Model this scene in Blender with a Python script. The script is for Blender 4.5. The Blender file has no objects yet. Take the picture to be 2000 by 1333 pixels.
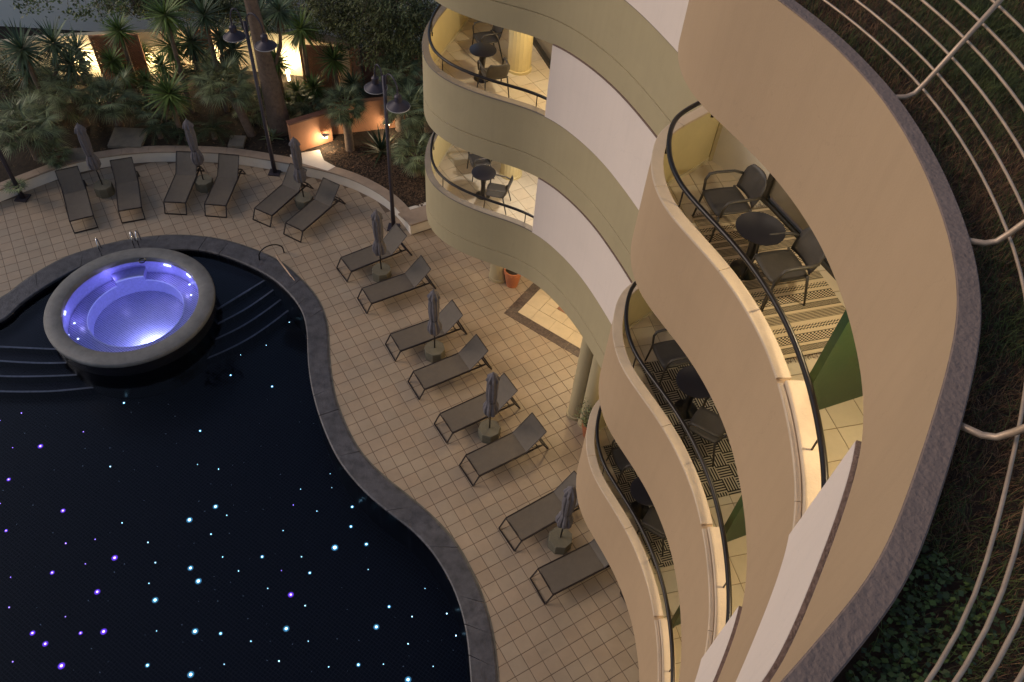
import bpy, bmesh, math, random
import numpy as np
from mathutils import Vector, Matrix
from mathutils.geometry import tessellate_polygon
random.seed(7); RNG = np.random.default_rng(11)
C = bpy.context.scene.collection
D = bpy.data
# ------------------------------------------------------------------ camera
HC = 16.954                       # camera height above the pool deck
FPX, PITCH, ROLL = 1560.8, 0.86404, 0.096993
_F = np.array([0, math.cos(PITCH), -math.sin(PITCH)]); _R0 = np.array([1., 0, 0]); _U0 = np.cross(_R0, _F)
_R = math.cos(ROLL)*_R0 + math.sin(ROLL)*_U0; _U = -math.sin(ROLL)*_R0 + math.cos(ROLL)*_U0
cam = D.objects.new('camera', D.cameras.new('camera')); C.objects.link(cam)
cam.data.lens = FPX/2000*36; cam.data.sensor_width = 36; cam.data.clip_end = 400; cam.data.clip_start = .05
M = Matrix.Identity(4)
for i in range(3):
    M[i][0] = _R[i]; M[i][1] = _U[i]; M[i][2] = -_F[i]
M[2][3] = HC; cam.matrix_world = M
bpy.context.scene.camera = cam
def G(u, v, z=0.):
    """world point at height z seen at photo pixel (u, v) - used once to survey where things stand"""
    d = (u-1000)/FPX*_R - (v-666.5)/FPX*_U + _F
    d = d*((z-HC)/d[2])
    return Vector((d[0], d[1], z))
def PX(x, y, z):
    q = np.array([x, y, z-HC]); d = q@_F
    return 1000+FPX*(q@_R)/d, 666.5-FPX*(q@_U)/d
# ------------------------------------------------------------------ light
sc = bpy.context.scene
w = D.worlds.new('World'); sc.world = w; w.use_nodes = True
nt = w.node_tree; bg = nt.nodes['Background']
sky = nt.nodes.new('ShaderNodeTexSky'); sky.sky_type = 'NISHITA'; sky.sun_disc = False
SUN_EL, SUN_AZ = math.radians(32), math.radians(275)      # compass bearing of the light (from +Y, clockwise)
sky.sun_elevation = SUN_EL; sky.sun_rotation = SUN_AZ
sky.air_density = 1.0; sky.dust_density = 2.0; sky.ozone_density = 2.0
nt.links.new(sky.outputs[0], bg.inputs[0]); bg.inputs[1].default_value = 0.100
sl = D.lights.new('sun', 'SUN'); sl.energy = 0.85; sl.angle = math.radians(24); sl.color = (1, .80, .63)
so = D.objects.new('sun', sl); C.objects.link(so)
sd = Vector((math.sin(SUN_AZ)*math.cos(SUN_EL), math.cos(SUN_AZ)*math.cos(SUN_EL), math.sin(SUN_EL)))
so.rotation_euler = sd.to_track_quat('Z', 'Y').to_euler()
sc.view_settings.view_transform = 'Standard'; sc.view_settings.look = 'None'
sc.view_settings.exposure = 0.0; sc.view_settings.gamma = 1; sc.view_settings.use_curve_mapping = False
sc.cycles.max_bounces = 6; sc.cycles.transparent_max_bounces = 8; sc.cycles.sample_clamp_indirect = 4
sc.cycles.use_denoising = True
# ------------------------------------------------------------------ materials
def mat(name, col, rough=.7, var=.0, vs=4., bump=0., bs=30., metal=0., spec=.5, emit=None, es=1., stain=0., coord='Object'):
    m = D.materials.new(name); m.use_nodes = True; t = m.node_tree; N = t.nodes; L = t.links
    b = N['Principled BSDF']; b.inputs['Roughness'].default_value = rough; b.inputs['Metallic'].default_value = metal
    b.inputs['Specular IOR Level'].default_value = spec
    c = (*col, 1); b.inputs['Base Color'].default_value = c
    if coord == 'Object':
        tc = N.new('ShaderNodeTexCoord').outputs['Object']
    else:
        tc = N.new('ShaderNodeNewGeometry').outputs['Position']
    m['tc'] = 1
    if var or stain:
        n = N.new('ShaderNodeTexNoise'); n.inputs['Scale'].default_value = vs; n.inputs['Detail'].default_value = 6; n.inputs['Roughness'].default_value = .65
        L.new(tc, n.inputs['Vector'])
        r = N.new('ShaderNodeMapRange'); r.inputs[1].default_value = .3; r.inputs[2].default_value = .7
        r.inputs[3].default_value = 1-var; r.inputs[4].default_value = 1+var
        L.new(n.outputs['Fac'], r.inputs[0])
        mx = N.new('ShaderNodeVectorMath'); mx.operation = 'SCALE'; mx.inputs[0].default_value = col; L.new(r.outputs[0], mx.inputs['Scale'])
        out = mx.outputs[0]
        if stain:
            n2 = N.new('ShaderNodeTexNoise'); n2.inputs['Scale'].default_value = vs*.25; n2.inputs['Detail'].default_value = 8; n2.inputs['Roughness'].default_value = .7
            L.new(tc, n2.inputs['Vector'])
            r2 = N.new('ShaderNodeMapRange'); r2.inputs[1].default_value = .45; r2.inputs[2].default_value = .75; r2.inputs[3].default_value = 1; r2.inputs[4].default_value = 1-stain
            L.new(n2.outputs['Fac'], r2.inputs[0])
            mm = N.new('ShaderNodeVectorMath'); mm.operation = 'SCALE'; L.new(out, mm.inputs[0]); L.new(r2.outputs[0], mm.inputs['Scale']); out = mm.outputs[0]
        L.new(out, b.inputs['Base Color'])
    if bump:
        n = N.new('ShaderNodeTexNoise'); n.inputs['Scale'].default_value = bs; n.inputs['Detail'].default_value = 5
        L.new(tc, n.inputs['Vector'])
        bp = N.new('ShaderNodeBump'); bp.inputs['Strength'].default_value = bump; bp.inputs['Distance'].default_value = .02
        L.new(n.outputs['Fac'], bp.inputs['Height']); L.new(bp.outputs[0], b.inputs['Normal'])
    if emit:
        b.inputs['Emission Color'].default_value = (*emit, 1); b.inputs['Emission Strength'].default_value = es
    return m
def see_through(m, k):
    t = m.node_tree; N = t.nodes; b = N['Principled BSDF']; o = N['Material Output']; mx = N.new('ShaderNodeMixShader'); tr = N.new('ShaderNodeBsdfTransparent')
    mx.inputs[0].default_value = k; t.links.new(b.outputs[0], mx.inputs[1]); t.links.new(tr.outputs[0], mx.inputs[2]); t.links.new(mx.outputs[0], o.inputs[0])
def tile_mat(name, col, pitch, yaw, org, amt=.14, rough=.45, tint=(1.04, .985, .95)):
    """every tile of the lattice gets its own slight shade; the value is read from where the tile lies"""
    m = mat(name, col, rough, bump=.12, bs=14, coord='World'); t = m.node_tree; N = t.nodes; L = t.links; b = N['Principled BSDF']
    g = N.new('ShaderNodeNewGeometry')
    sub = N.new('ShaderNodeVectorMath'); sub.operation = 'SUBTRACT'; sub.inputs[1].default_value = (org[0], org[1], 0); L.new(g.outputs['Position'], sub.inputs[0])
    rot = N.new('ShaderNodeVectorRotate'); rot.rotation_type = 'Z_AXIS'; rot.inputs['Angle'].default_value = -yaw; L.new(sub.outputs[0], rot.inputs['Vector'])
    s = N.new('ShaderNodeVectorMath'); s.operation = 'SCALE'; s.inputs['Scale'].default_value = 1/pitch; L.new(rot.outputs[0], s.inputs[0])
    f = N.new('ShaderNodeVectorMath'); f.operation = 'FLOOR'; L.new(s.outputs[0], f.inputs[0])
    sx = N.new('ShaderNodeSeparateXYZ'); L.new(f.outputs[0], sx.inputs[0])
    cx = N.new('ShaderNodeCombineXYZ'); L.new(sx.outputs[0], cx.inputs[0]); L.new(sx.outputs[1], cx.inputs[1])
    wn = N.new('ShaderNodeTexWhiteNoise'); wn.noise_dimensions = '2D'; L.new(cx.outputs[0], wn.inputs['Vector'])
    r = N.new('ShaderNodeMapRange'); r.inputs[3].default_value = 1-amt; r.inputs[4].default_value = 1+amt; L.new(wn.outputs['Value'], r.inputs[0])
    n = N.new('ShaderNodeTexNoise'); n.inputs['Scale'].default_value = 1.1; n.inputs['Detail'].default_value = 9; n.inputs['Roughness'].default_value = .7; L.new(g.outputs['Position'], n.inputs['Vector'])
    r2 = N.new('ShaderNodeMapRange'); r2.inputs[1].default_value = .3; r2.inputs[2].default_value = .7; r2.inputs[3].default_value = .86; r2.inputs[4].default_value = 1.10; L.new(n.outputs['Fac'], r2.inputs[0])
    mu = N.new('ShaderNodeMath'); mu.operation = 'MULTIPLY'; L.new(r.outputs[0], mu.inputs[0]); L.new(r2.outputs[0], mu.inputs[1])
    wn2 = N.new('ShaderNodeTexWhiteNoise'); wn2.noise_dimensions = '3D'; cx2 = N.new('ShaderNodeCombineXYZ'); cx2.inputs[2].default_value = 5
    L.new(sx.outputs[0], cx2.inputs[0]); L.new(sx.outputs[1], cx2.inputs[1]); L.new(cx2.outputs[0], wn2.inputs['Vector'])
    mixc = N.new('ShaderNodeMix'); mixc.data_type = 'RGBA'; L.new(wn2.outputs['Value'], mixc.inputs[0])
    mixc.inputs[6].default_value = (*col, 1); mixc.inputs[7].default_value = (col[0]*tint[0], col[1]*tint[1], col[2]*tint[2], 1)
    o = N.new('ShaderNodeVectorMath'); o.operation = 'SCALE'; L.new(mixc.outputs[2], o.inputs[0]); L.new(mu.outputs[0], o.inputs['Scale'])
    L.new(o.outputs[0], b.inputs['Base Color'])
    return m
def wave_mix(name, ca, cb, build):
    """two-colour woven pattern from a node builder returning a 0..1 socket"""
    m = mat(name, ca, .95); t = m.node_tree; N = t.nodes; L = t.links; b = N['Principled BSDF']
    fac = build(t); mx = N.new('ShaderNodeMix'); mx.data_type = 'RGBA'; L.new(fac, mx.inputs[0])
    mx.inputs[6].default_value = (*ca, 1); mx.inputs[7].default_value = (*cb, 1); L.new(mx.outputs[2], b.inputs['Base Color'])
    return m
YAW = 0.605917; TILE = .333
TORG = (-.263444726*HC, .7298253*HC)
Mt = {}
Mt['deck_tile'] = tile_mat('deck_tile', (.355, .278, .198), TILE, YAW, TORG, .05)
Mt['grout'] = mat('grout', (.15, .105, .072), .95, .2, 3)
Mt['paint'] = mat('facade_paint', (.455, .312, .188), .75, .045, 1.2, .12, 60, stain=.05)
Mt['paint_left'] = mat('facade_paint_lamp_tinted', (.42, .342, .20), .75, .05, 1.2, .12, 60, stain=.06)  # facade paint with the greenish lamp light put into its colour
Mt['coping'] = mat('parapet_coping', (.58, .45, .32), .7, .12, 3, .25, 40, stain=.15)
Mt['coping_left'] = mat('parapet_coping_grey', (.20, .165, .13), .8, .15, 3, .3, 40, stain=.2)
Mt['rough'] = mat('roof_coping_concrete', (.225, .16, .13), .95, .12, 9, .7, 34, stain=.14)
Mt['panel'] = mat('panel_render', (.78, .66, .58), .8, .03, 1, .2, 45, stain=.04)
Mt['mortar'] = mat('rough_mortar', (.22, .145, .115), .95, .3, 30, 1., 60)
Mt['ceiling'] = mat('ceiling_paint', (.7, .63, .5), .8, .04, 1)
Mt['slab'] = mat('slab_grout', (.24, .18, .12), .9, .1, 3)
Mt['inner'] = mat('balcony_wall_cream', (.62, .52, .28), .8, .05, 2, .15, 50)
Mt['inner_white'] = mat('balcony_wall_white', (.66, .60, .52), .7, .04, 2, .1, 50)
Mt['skirting'] = mat('skirting_cream', (.62, .55, .38), .5, .05, 3)
Mt['green'] = mat('green_partition', (.012, .043, .014), .45, .12, 2, .1, 20)
Mt['dark_metal'] = mat('dark_bronze_metal', (.010, .007, .007), .33, .2, 6, metal=.3)
Mt['door_metal'] = mat('door_frame_metal', (.05, .045, .038), .45, .2, 6, metal=.4)
Mt['steel'] = mat('brushed_steel', (.48, .34, .235), .42, .18, 8, .1, 80, metal=.35)
Mt['chrome'] = mat('polished_steel', (.75, .75, .78), .15, metal=1.)
Mt['chair'] = mat('charcoal_plastic', (.048, .043, .040), .5, .15, 10, .15, 90)
Mt['table'] = mat('black_table', (.012, .012, .018), .3, .2, 5)
Mt['slate'] = mat('slate_coping', (.075, .072, .082), .5, .5, 5, .5, 22, stain=.35)
Mt['slate_lip'] = mat('slate_lip', (.13, .12, .10), .5, .3, 5, .3, 20)
Mt['sling'] = mat('sling_fabric', (.14, .116, .094), .7, .08, 8, .3, 160)
see_through(Mt['sling'], .24)
Mt['frame'] = mat('lounger_frame', (.022, .015, .014), .4, .2, 8, metal=.3)
Mt['canvas'] = mat('parasol_canvas', (.125, .112, .122), .9, .15, 9, .3, 60)
Mt['pot'] = mat('parasol_base_concrete', (.135, .12, .085), .85, .2, 6, .3, 30, stain=.2)
Mt['planter'] = mat('planter_render', (.80, .72, .62), .8, .1, 2, .3, 30, stain=.15)
Mt['cap'] = mat('planter_cap_stone', (.36, .27, .20), .75, .2, 3, .4, 25, stain=.2)
Mt['orange'] = mat('terracotta_render', (.45, .205, .105), .85, .1, 2, .3, 30)
Mt['terracotta'] = mat('terracotta_pot', (.42, .14, .06), .7, .15, 4, .2, 20)
Mt['lattice'] = mat('terracotta_lattice', (.50, .24, .13), .8, .25, 8, .3, 30)
Mt['brown'] = mat('brown_panel', (.16, .065, .04), .7, .2, 3, .2, 20)
Mt['garden_wall'] = mat('garden_wall_cream', (.62, .53, .36), .85, .08, 2, .2, 30)
Mt['far_wall'] = mat('far_wall_render', (.80, .78, .72), .9, .08, .7, .2, 12, stain=.12)
Mt['soil'] = mat('garden_soil', (.030, .020, .013), 1., .5, 6, 1., 18)
Mt['mulch'] = mat('bark_mulch', (.085, .05, .03), .95, .4, 12)
Mt['roof_soil'] = mat('roof_soil', (.06, .030, .016), 1., .5, 7, 1., 22)
Mt['stone'] = mat('pale_stone', (.22, .19, .15), .85, .25, 4, .5, 14, stain=.2)
Mt['bark'] = mat('palm_bark', (.16, .11, .08), .95, .3, 9, .9, 20)
Mt['yucca'] = mat('yucca_leaf', (.105, .155, .042), .5, .35, 3, spec=.4)
Mt['yucca_blue'] = mat('yucca_leaf_bluish', (.07, .105, .055), .5, .35, 3, spec=.4)
Mt['fan'] = mat('fan_palm_leaf', (.15, .175, .085), .5, .4, 2, spec=.4)
Mt['cycad'] = mat('cycad_leaf', (.028, .05, .022), .5, .3, 3, spec=.4)
Mt['olive'] = mat('tree_leaf', (.095, .105, .036), .6, .45, 1.5)
Mt['dead'] = mat('dry_leaf', (.14, .09, .045), .9, .3, 5)
Mt['grass'] = mat('grass_green', (.065, .075, .016), .8, .5, 4)
Mt['straw'] = mat('grass_dry', (.20, .10, .045), .9, .4, 5)
Mt['ivy'] = mat('ground_ivy', (.055, .078, .010), .55, .45, 9)
Mt['marble_dark'] = mat('dark_granite', (.10, .07, .055), .4, .5, 14)
Mt['marble_light'] = mat('cream_marble', (.60, .48, .32), .3, .08, 3)
Mt['marble_brown'] = mat('brown_marble', (.30, .15, .085), .3, .2, 6)
Mt['ground'] = mat('ground_earth', (.08, .065, .05), .95, .3, .5)
Mt['lamp'] = mat('lamp_shade_metal', (.05, .042, .055), .45, .2, 6, metal=.3)
Mt['lampw'] = mat('lamp_shade_inner', (.45, .43, .42), .5)
Mt['black_cladding'] = mat('spa_dark_mosaic', (.010, .010, .013), .25, .3, 10, .2, 60)
Mt['rim'] = mat('spa_rim_stone', (.16, .158, .158), .6, .25, 4, .4, 30, stain=.15)
Mt['glass'] = mat('door_glass', (.20, .17, .13), .08, spec=.8)
def mosaic(name, ca, cb, scale, rough=.3, mortar=.09):
    m = mat(name, ca, rough); t = m.node_tree; N = t.nodes; L = t.links; b = N['Principled BSDF']
    g = N.new('ShaderNodeNewGeometry'); rot = N.new('ShaderNodeVectorRotate'); rot.rotation_type = 'Z_AXIS'; rot.inputs['Angle'].default_value = .5
    L.new(g.outputs['Position'], rot.inputs['Vector'])
    br = N.new('ShaderNodeTexBrick'); br.offset = 0; br.inputs['Scale'].default_value = scale; br.inputs['Mortar Size'].default_value = mortar*.25
    br.inputs['Brick Width'].default_value = .25; br.inputs['Row Height'].default_value = .25; br.inputs['Mortar Smooth'].default_value = .4
    br.inputs['Color1'].default_value = (*ca, 1); br.inputs['Color2'].default_value = (ca[0]*.75, ca[1]*.75, ca[2]*.8, 1); br.inputs['Mortar'].default_value = (*cb, 1)
    L.new(rot.outputs[0], br.inputs['Vector']); L.new(br.outputs['Color'], b.inputs['Base Color'])
    return m
Mt['pool'] = mosaic('pool_mosaic', (.004, .0045, .009), (.016, .018, .026), 3.2)
Mt['pool_step'] = mosaic('pool_step_mosaic', (.007, .007, .015), (.014, .014, .022), 3.2)
for k in ('pool', 'pool_step'): Mt[k].node_tree.nodes['Principled BSDF'].inputs['Specular IOR Level'].default_value = .12
Mt['nosing'] = mat('step_nosing', (.15, .15, .19), .4, .3, 8)
Mt['spa_tile'] = mosaic('spa_mosaic', (.26, .24, .50), (.55, .52, .78), 4.2, .3, .13)
Mt['spa_wall'] = mat('spa_wall_tile', (.28, .26, .52), .3, .15, 14)
Mt['spa_edge'] = mat('spa_edge_tile', (.6, .6, .8), .3)
def water_mat(name, tint):
    m = D.materials.new(name); m.use_nodes = True; t = m.node_tree; N = t.nodes; L = t.links; N.clear()
    o = N.new('ShaderNodeOutputMaterial'); mx = N.new('ShaderNodeMixShader'); tr = N.new('ShaderNodeBsdfTransparent'); gl = N.new('ShaderNodeBsdfGlossy')
    tr.inputs[0].default_value = (*tint, 1); gl.inputs['Roughness'].default_value = .02; fr = N.new('ShaderNodeFresnel'); fr.inputs[0].default_value = 1.15
    nz = N.new('ShaderNodeTexNoise'); nz.inputs['Scale'].default_value = 2.2; nz.inputs['Detail'].default_value = 3; g = N.new('ShaderNodeNewGeometry'); L.new(g.outputs['Position'], nz.inputs['Vector'])
    bp = N.new('ShaderNodeBump'); bp.inputs['Strength'].default_value = .06; bp.inputs['Distance'].default_value = .05; L.new(nz.outputs['Fac'], bp.inputs['Height'])
    L.new(bp.outputs[0], gl.inputs['Normal']); L.new(bp.outputs[0], fr.inputs['Normal'])
    L.new(fr.outputs[0], mx.inputs[0]); L.new(tr.outputs[0], mx.inputs[1]); L.new(gl.outputs[0], mx.inputs[2]); L.new(mx.outputs[0], o.inputs[0])
    return m
Mt['water'] = water_mat('pool_water', (.90, .93, .97))
def emis(name, col, s):
    m = D.materials.new(name); m.use_nodes = True; b = m.node_tree.nodes['Principled BSDF']
    b.inputs['Base Color'].default_value = (*[min(1, c) for c in col], 1); b.inputs['Emission Color'].default_value = (*col, 1); b.inputs['Emission Strength'].default_value = s
    return m
Mt['star_cyan'] = emis('star_light_cyan', (.42, .78, 1.), 7.)
Mt['star_violet'] = emis('star_light_violet', (.38, .20, 1.), 6.5)
Mt['star_dim'] = emis('star_light_dim', (.6, .75, 1.), .55)
Mt['halo_cyan'] = emis('star_halo_cyan', (.06, .24, .40), .5)  # soft glow round a star light, painted as a faintly emissive disc
Mt['halo_violet'] = emis('star_halo_violet', (.14, .04, .70), .6)
Mt['spa_lamp'] = emis('spa_lamp', (.75, .85, 1.), 3.)
Mt['warm_lamp'] = emis('warm_lamp', (1., .78, .42), 10.)

def streaks(m, amt=.07):
    t = m.node_tree; N = t.nodes; L = t.links; b = N['Principled BSDF']; src = b.inputs['Base Color'].links[0].from_socket
    g = N.new('ShaderNodeNewGeometry'); mp = N.new('ShaderNodeMapping'); mp.inputs['Scale'].default_value = (9, 9, .55); L.new(g.outputs['Position'], mp.inputs[0])
    n = N.new('ShaderNodeTexNoise'); n.inputs['Scale'].default_value = 1.; n.inputs['Detail'].default_value = 6; n.inputs['Roughness'].default_value = .6; L.new(mp.outputs[0], n.inputs['Vector'])
    r = N.new('ShaderNodeMapRange'); r.inputs[1].default_value = .45; r.inputs[2].default_value = .72; r.inputs[3].default_value = 1; r.inputs[4].default_value = 1-amt; L.new(n.outputs['Fac'], r.inputs[0])
    n2 = N.new('ShaderNodeTexVoronoi'); n2.feature = 'DISTANCE_TO_EDGE'; n2.inputs['Scale'].default_value = .55; w_ = N.new('ShaderNodeTexNoise'); w_.inputs['Scale'].default_value = 2.; w_.inputs['Detail'].default_value = 5
    L.new(g.outputs['Position'], w_.inputs['Vector']); ad = N.new('ShaderNodeVectorMath'); ad.operation = 'ADD'; sc_ = N.new('ShaderNodeVectorMath'); sc_.operation = 'SCALE'; sc_.inputs['Scale'].default_value = .9
    L.new(w_.outputs['Color'], sc_.inputs[0]); L.new(g.outputs['Position'], ad.inputs[0]); L.new(sc_.outputs[0], ad.inputs[1]); L.new(ad.outputs[0], n2.inputs['Vector'])
    r2 = N.new('ShaderNodeMapRange'); r2.inputs[1].default_value = 0; r2.inputs[2].default_value = .003; r2.inputs[3].default_value = .93; r2.inputs[4].default_value = 1; L.new(n2.outputs['Distance'], r2.inputs[0])
    mu = N.new('ShaderNodeMath'); mu.operation = 'MULTIPLY'; L.new(r.outputs[0], mu.inputs[0]); L.new(r2.outputs[0], mu.inputs[1])
    v = N.new('ShaderNodeVectorMath'); v.operation = 'SCALE'; L.new(src, v.inputs[0]); L.new(mu.outputs[0], v.inputs['Scale']); L.new(v.outputs[0], b.inputs['Base Color'])
for k in ('paint', 'paint_left', 'panel'): streaks(Mt[k], .035 if k != 'panel' else .025)
def leafy(m, lo=.45, hi=1.75):
    t = m.node_tree; N = t.nodes; L = t.links; b = N['Principled BSDF']; src = b.inputs['Base Color'].links[0].from_socket
    g = N.new('ShaderNodeNewGeometry'); r = N.new('ShaderNodeMapRange'); r.inputs[3].default_value = lo; r.inputs[4].default_value = hi; L.new(g.outputs['Random Per Island'], r.inputs[0])
    v = N.new('ShaderNodeVectorMath'); v.operation = 'SCALE'; L.new(src, v.inputs[0]); L.new(r.outputs[0], v.inputs['Scale']); L.new(v.outputs[0], b.inputs['Base Color'])
for k in ('yucca', 'yucca_blue', 'fan', 'olive', 'ivy', 'cycad', 'mulch', 'grass', 'straw'): leafy(Mt[k])
# ------------------------------------------------------------------ helpers
def mesh(name, verts, faces, m, parent=None, smooth=False, mats=None, mi=None):
    me = D.meshes.new(name); me.from_pydata([tuple(v) for v in verts], [], faces)
    for k in ([m] if mats is None else mats): me.materials.append(k)
    if mi is not None: me.polygons.foreach_set('material_index', mi)
    if smooth: me.polygons.foreach_set('use_smooth', [True]*len(me.polygons))
    me.update()
    o = D.objects.new(name, me); C.objects.link(o)
    if parent is not None: o.parent = parent
    return o
def tag(o, label=None, cat=None, group=None, kind=None):
    if label: o['label'] = label
    if cat: o['category'] = cat
    if group: o['group'] = group
    if kind: o['kind'] = kind
    return o
def thing(name, label, cat, loc=(0, 0, 0), rz=0., group=None):
    o = D.objects.new(name, None); C.objects.link(o); o.location = loc; o.rotation_euler = (0, 0, rz); o.empty_display_size = .2
    return tag(o, label, cat, group)
def kids(o): return [c for c in D.objects if c.parent == o]
def dup(root, loc, rz, label, group=None, kd=None):
    """copy of a thing with its parts and sub-parts"""
    r = root.copy(); C.objects.link(r); r.location = loc; r.rotation_euler = (0, 0, rz); r['label'] = label
    if group: r['group'] = group
    for c in (kd if kd is not None else kids(root)):
        n = c.copy(); C.objects.link(n); n.parent = r
        for g in kids(c):
            q = g.copy(); C.objects.link(q); q.parent = n
    return r
class MB:
    def __init__(s): s.v = []; s.f = []; s.m = []
    def add(s, v, f, mi=0):
        k = len(s.v); s.v += [tuple(a) for a in v]; s.f += [tuple(i+k for i in q) for q in f]; s.m += [mi]*len(f)
    def box(s, c, d, R=None, mi=0):
        x, y, z = d[0]/2, d[1]/2, d[2]/2
        v = [Vector((a*x, b*y, e*z)) for a in (-1, 1) for b in (-1, 1) for e in (-1, 1)]
        if R is not None: v = [R@a for a in v]
        v = [a+Vector(c) for a in v]
        s.add(v, [(0, 1, 3, 2), (4, 6, 7, 5), (0, 4, 5, 1), (2, 3, 7, 6), (0, 2, 6, 4), (1, 5, 7, 3)], mi)
    def tube(s, pts, r, n=8, cap=True, mi=0, flat=None):
        pts = [Vector(p) for p in pts]; rr = r if isinstance(r, (list, tuple)) else [r]*len(pts)
        base = len(s.v); up = None; vs = []
        for i, p in enumerate(pts):
            t = (pts[min(i+1, len(pts)-1)]-pts[max(i-1, 0)]).normalized()
            if up is None:
                up = Vector((0, 0, 1)) if abs(t.z) < .9 else Vector((1, 0, 0))
            a = t.cross(up).normalized(); b = a.cross(t).normalized(); up = b
            for k in range(n):
                th = 2*math.pi*(k+.5)/n; ca, cb = math.cos(th), math.sin(th)
                vs.append(p+a*ca*rr[i]+b*cb*rr[i]*(flat or 1))
        f = []
        for i in range(len(pts)-1):
            for k in range(n):
                k2 = (k+1) % n; f.append((i*n+k, i*n+k2, (i+1)*n+k2, (i+1)*n+k))
        if cap: f.append(tuple(range(n-1, -1, -1))); f.append(tuple((len(pts)-1)*n+k for k in range(n)))
        s.add(vs, f, mi)
    def lathe(s, prof, n=24, c=(0, 0, 0), mod=None, mi=0, cap=True):
        vs = []
        for j, (r, z) in enumerate(prof):
            for k in range(n):
                th = 2*math.pi*k/n; q = r*(mod(j, k, n) if mod else 1)
                vs.append((c[0]+q*math.cos(th), c[1]+q*math.sin(th), c[2]+z))
        f = [(j*n+k, j*n+(k+1) % n, (j+1)*n+(k+1) % n, (j+1)*n+k) for j in range(len(prof)-1) for k in range(n)]
        if cap: f.append(tuple(range(n-1, -1, -1))); f.append(tuple((len(prof)-1)*n+k for k in range(n)))
        s.add(vs, f, mi)
    def build(s, name, m, parent=None, smooth=False, mats=None):
        return mesh(name, s.v, s.f, m, parent, smooth, mats, s.m if mats else None)
def cat(P, n=8, closed=False):
    """smooth curve through plan points"""
    P = [np.array(p[:2], float) for p in P]; out = []; N = len(P)
    for i in range(N if closed else N-1):
        if closed: a, b, c, d = P[i-1], P[i], P[(i+1) % N], P[(i+2) % N]
        else: a, b, c, d = P[max(i-1, 0)], P[i], P[i+1], P[min(i+2, N-1)]
        for k in range(n):
            t = k/n; out.append(.5*((2*b)+(-a+c)*t+(2*a-5*b+4*c-d)*t*t+(-a+3*b-3*c+d)*t**3))
    if not closed: out.append(P[-1])
    return np.array(out)
def smooth(Q, it=6, closed=False):
    Q = Q.copy()
    for _ in range(it):
        if closed: Q = (np.roll(Q, 1, 0)+2*Q+np.roll(Q, -1, 0))/4
        else: Q[1:-1] = (Q[:-2]+2*Q[1:-1]+Q[2:])/4
    return Q
def resample(Q, step, closed=False):
    if closed: Q = np.vstack([Q, Q[:1]])
    d = np.r_[0, np.cumsum(np.hypot(*np.diff(Q, axis=0).T))]; n = max(2, int(round(d[-1]/step))+1)
    s = np.linspace(0, d[-1], n); R = np.c_[np.interp(s, d, Q[:, 0]), np.interp(s, d, Q[:, 1])]
    return R[:-1] if closed else R
def normals(Q, closed=False):
    """unit normals to the right of travel"""
    if closed: t = np.roll(Q, -1, 0)-np.roll(Q, 1, 0)
    else: t = np.gradient(Q, axis=0)
    t = t/np.hypot(*t.T)[:, None]
    return np.c_[t[:, 1], -t[:, 0]]
def offset(Q, d, closed=False): return Q+normals(Q, closed)*d
def sweep(mb, Q, prof, side=1, closed=False, mi=0):
    """solid along curve Q; prof = closed loop of (offset to one side, z)"""
    n = len(prof); Nn = normals(Q, closed)*side; vs = []
    for q, nn in zip(Q, Nn):
        for (o, z) in prof: vs.append((q[0]+nn[0]*o, q[1]+nn[1]*o, z))
    f = []; m = len(Q)
    for i in range(m if closed else m-1):
        j = (i+1) % m
        for k in range(n):
            k2 = (k+1) % n; f.append((i*n+k, i*n+k2, j*n+k2, j*n+k) if side < 0 else (i*n+k, j*n+k, j*n+k2, i*n+k2))
    if not closed:
        f.append(tuple(range(n))); f.append(tuple((m-1)*n+k for k in range(n-1, -1, -1)))
    mb.add(vs, f, mi)
def poly_prism(mb, P, z0, z1, mi=0):
    """flat slab of any plan outline"""
    P = [Vector((p[0], p[1], 0)) for p in P]
    a = sum(P[i].x*P[(i+1) % len(P)].y-P[(i+1) % len(P)].x*P[i].y for i in range(len(P)))
    if a < 0: P = P[::-1]
    tr = tessellate_polygon([P]); n = len(P)
    f = []
    for t in tr:
        A, B, Cc = (P[i] for i in t)
        if (B-A).cross(Cc-A).z < 0: t = (t[0], t[2], t[1])
        f.append((t[0]+n, t[1]+n, t[2]+n)); f.append((t[0], t[2], t[1]))
    f += [(i, (i+1) % n, (i+1) % n+n, i+n) for i in range(n)]
    mb.add([(p.x, p.y, z0) for p in P]+[(p.x, p.y, z1) for p in P], f, mi)
def inside(pt, P):
    x, y = pt; c = False; j = len(P)-1
    for i in range(len(P)):
        if (P[i][1] > y) != (P[j][1] > y) and x < (P[j][0]-P[i][0])*(y-P[i][1])/(P[j][1]-P[i][1])+P[i][0]: c = not c
        j = i
    return c
def clip(poly, a, b):
    """keep the part of a convex polygon left of a->b"""
    out = []; e = (b[0]-a[0], b[1]-a[1])
    d = [e[0]*(p[1]-a[1])-e[1]*(p[0]-a[0]) for p in poly]
    for i in range(len(poly)):
        j = (i+1) % len(poly)
        if d[i] >= 0: out.append(poly[i])
        if (d[i] >= 0) != (d[j] >= 0):
            t = d[i]/(d[i]-d[j]); out.append((poly[i][0]+t*(poly[j][0]-poly[i][0]), poly[i][1]+t*(poly[j][1]-poly[i][1])))
    return out
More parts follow.
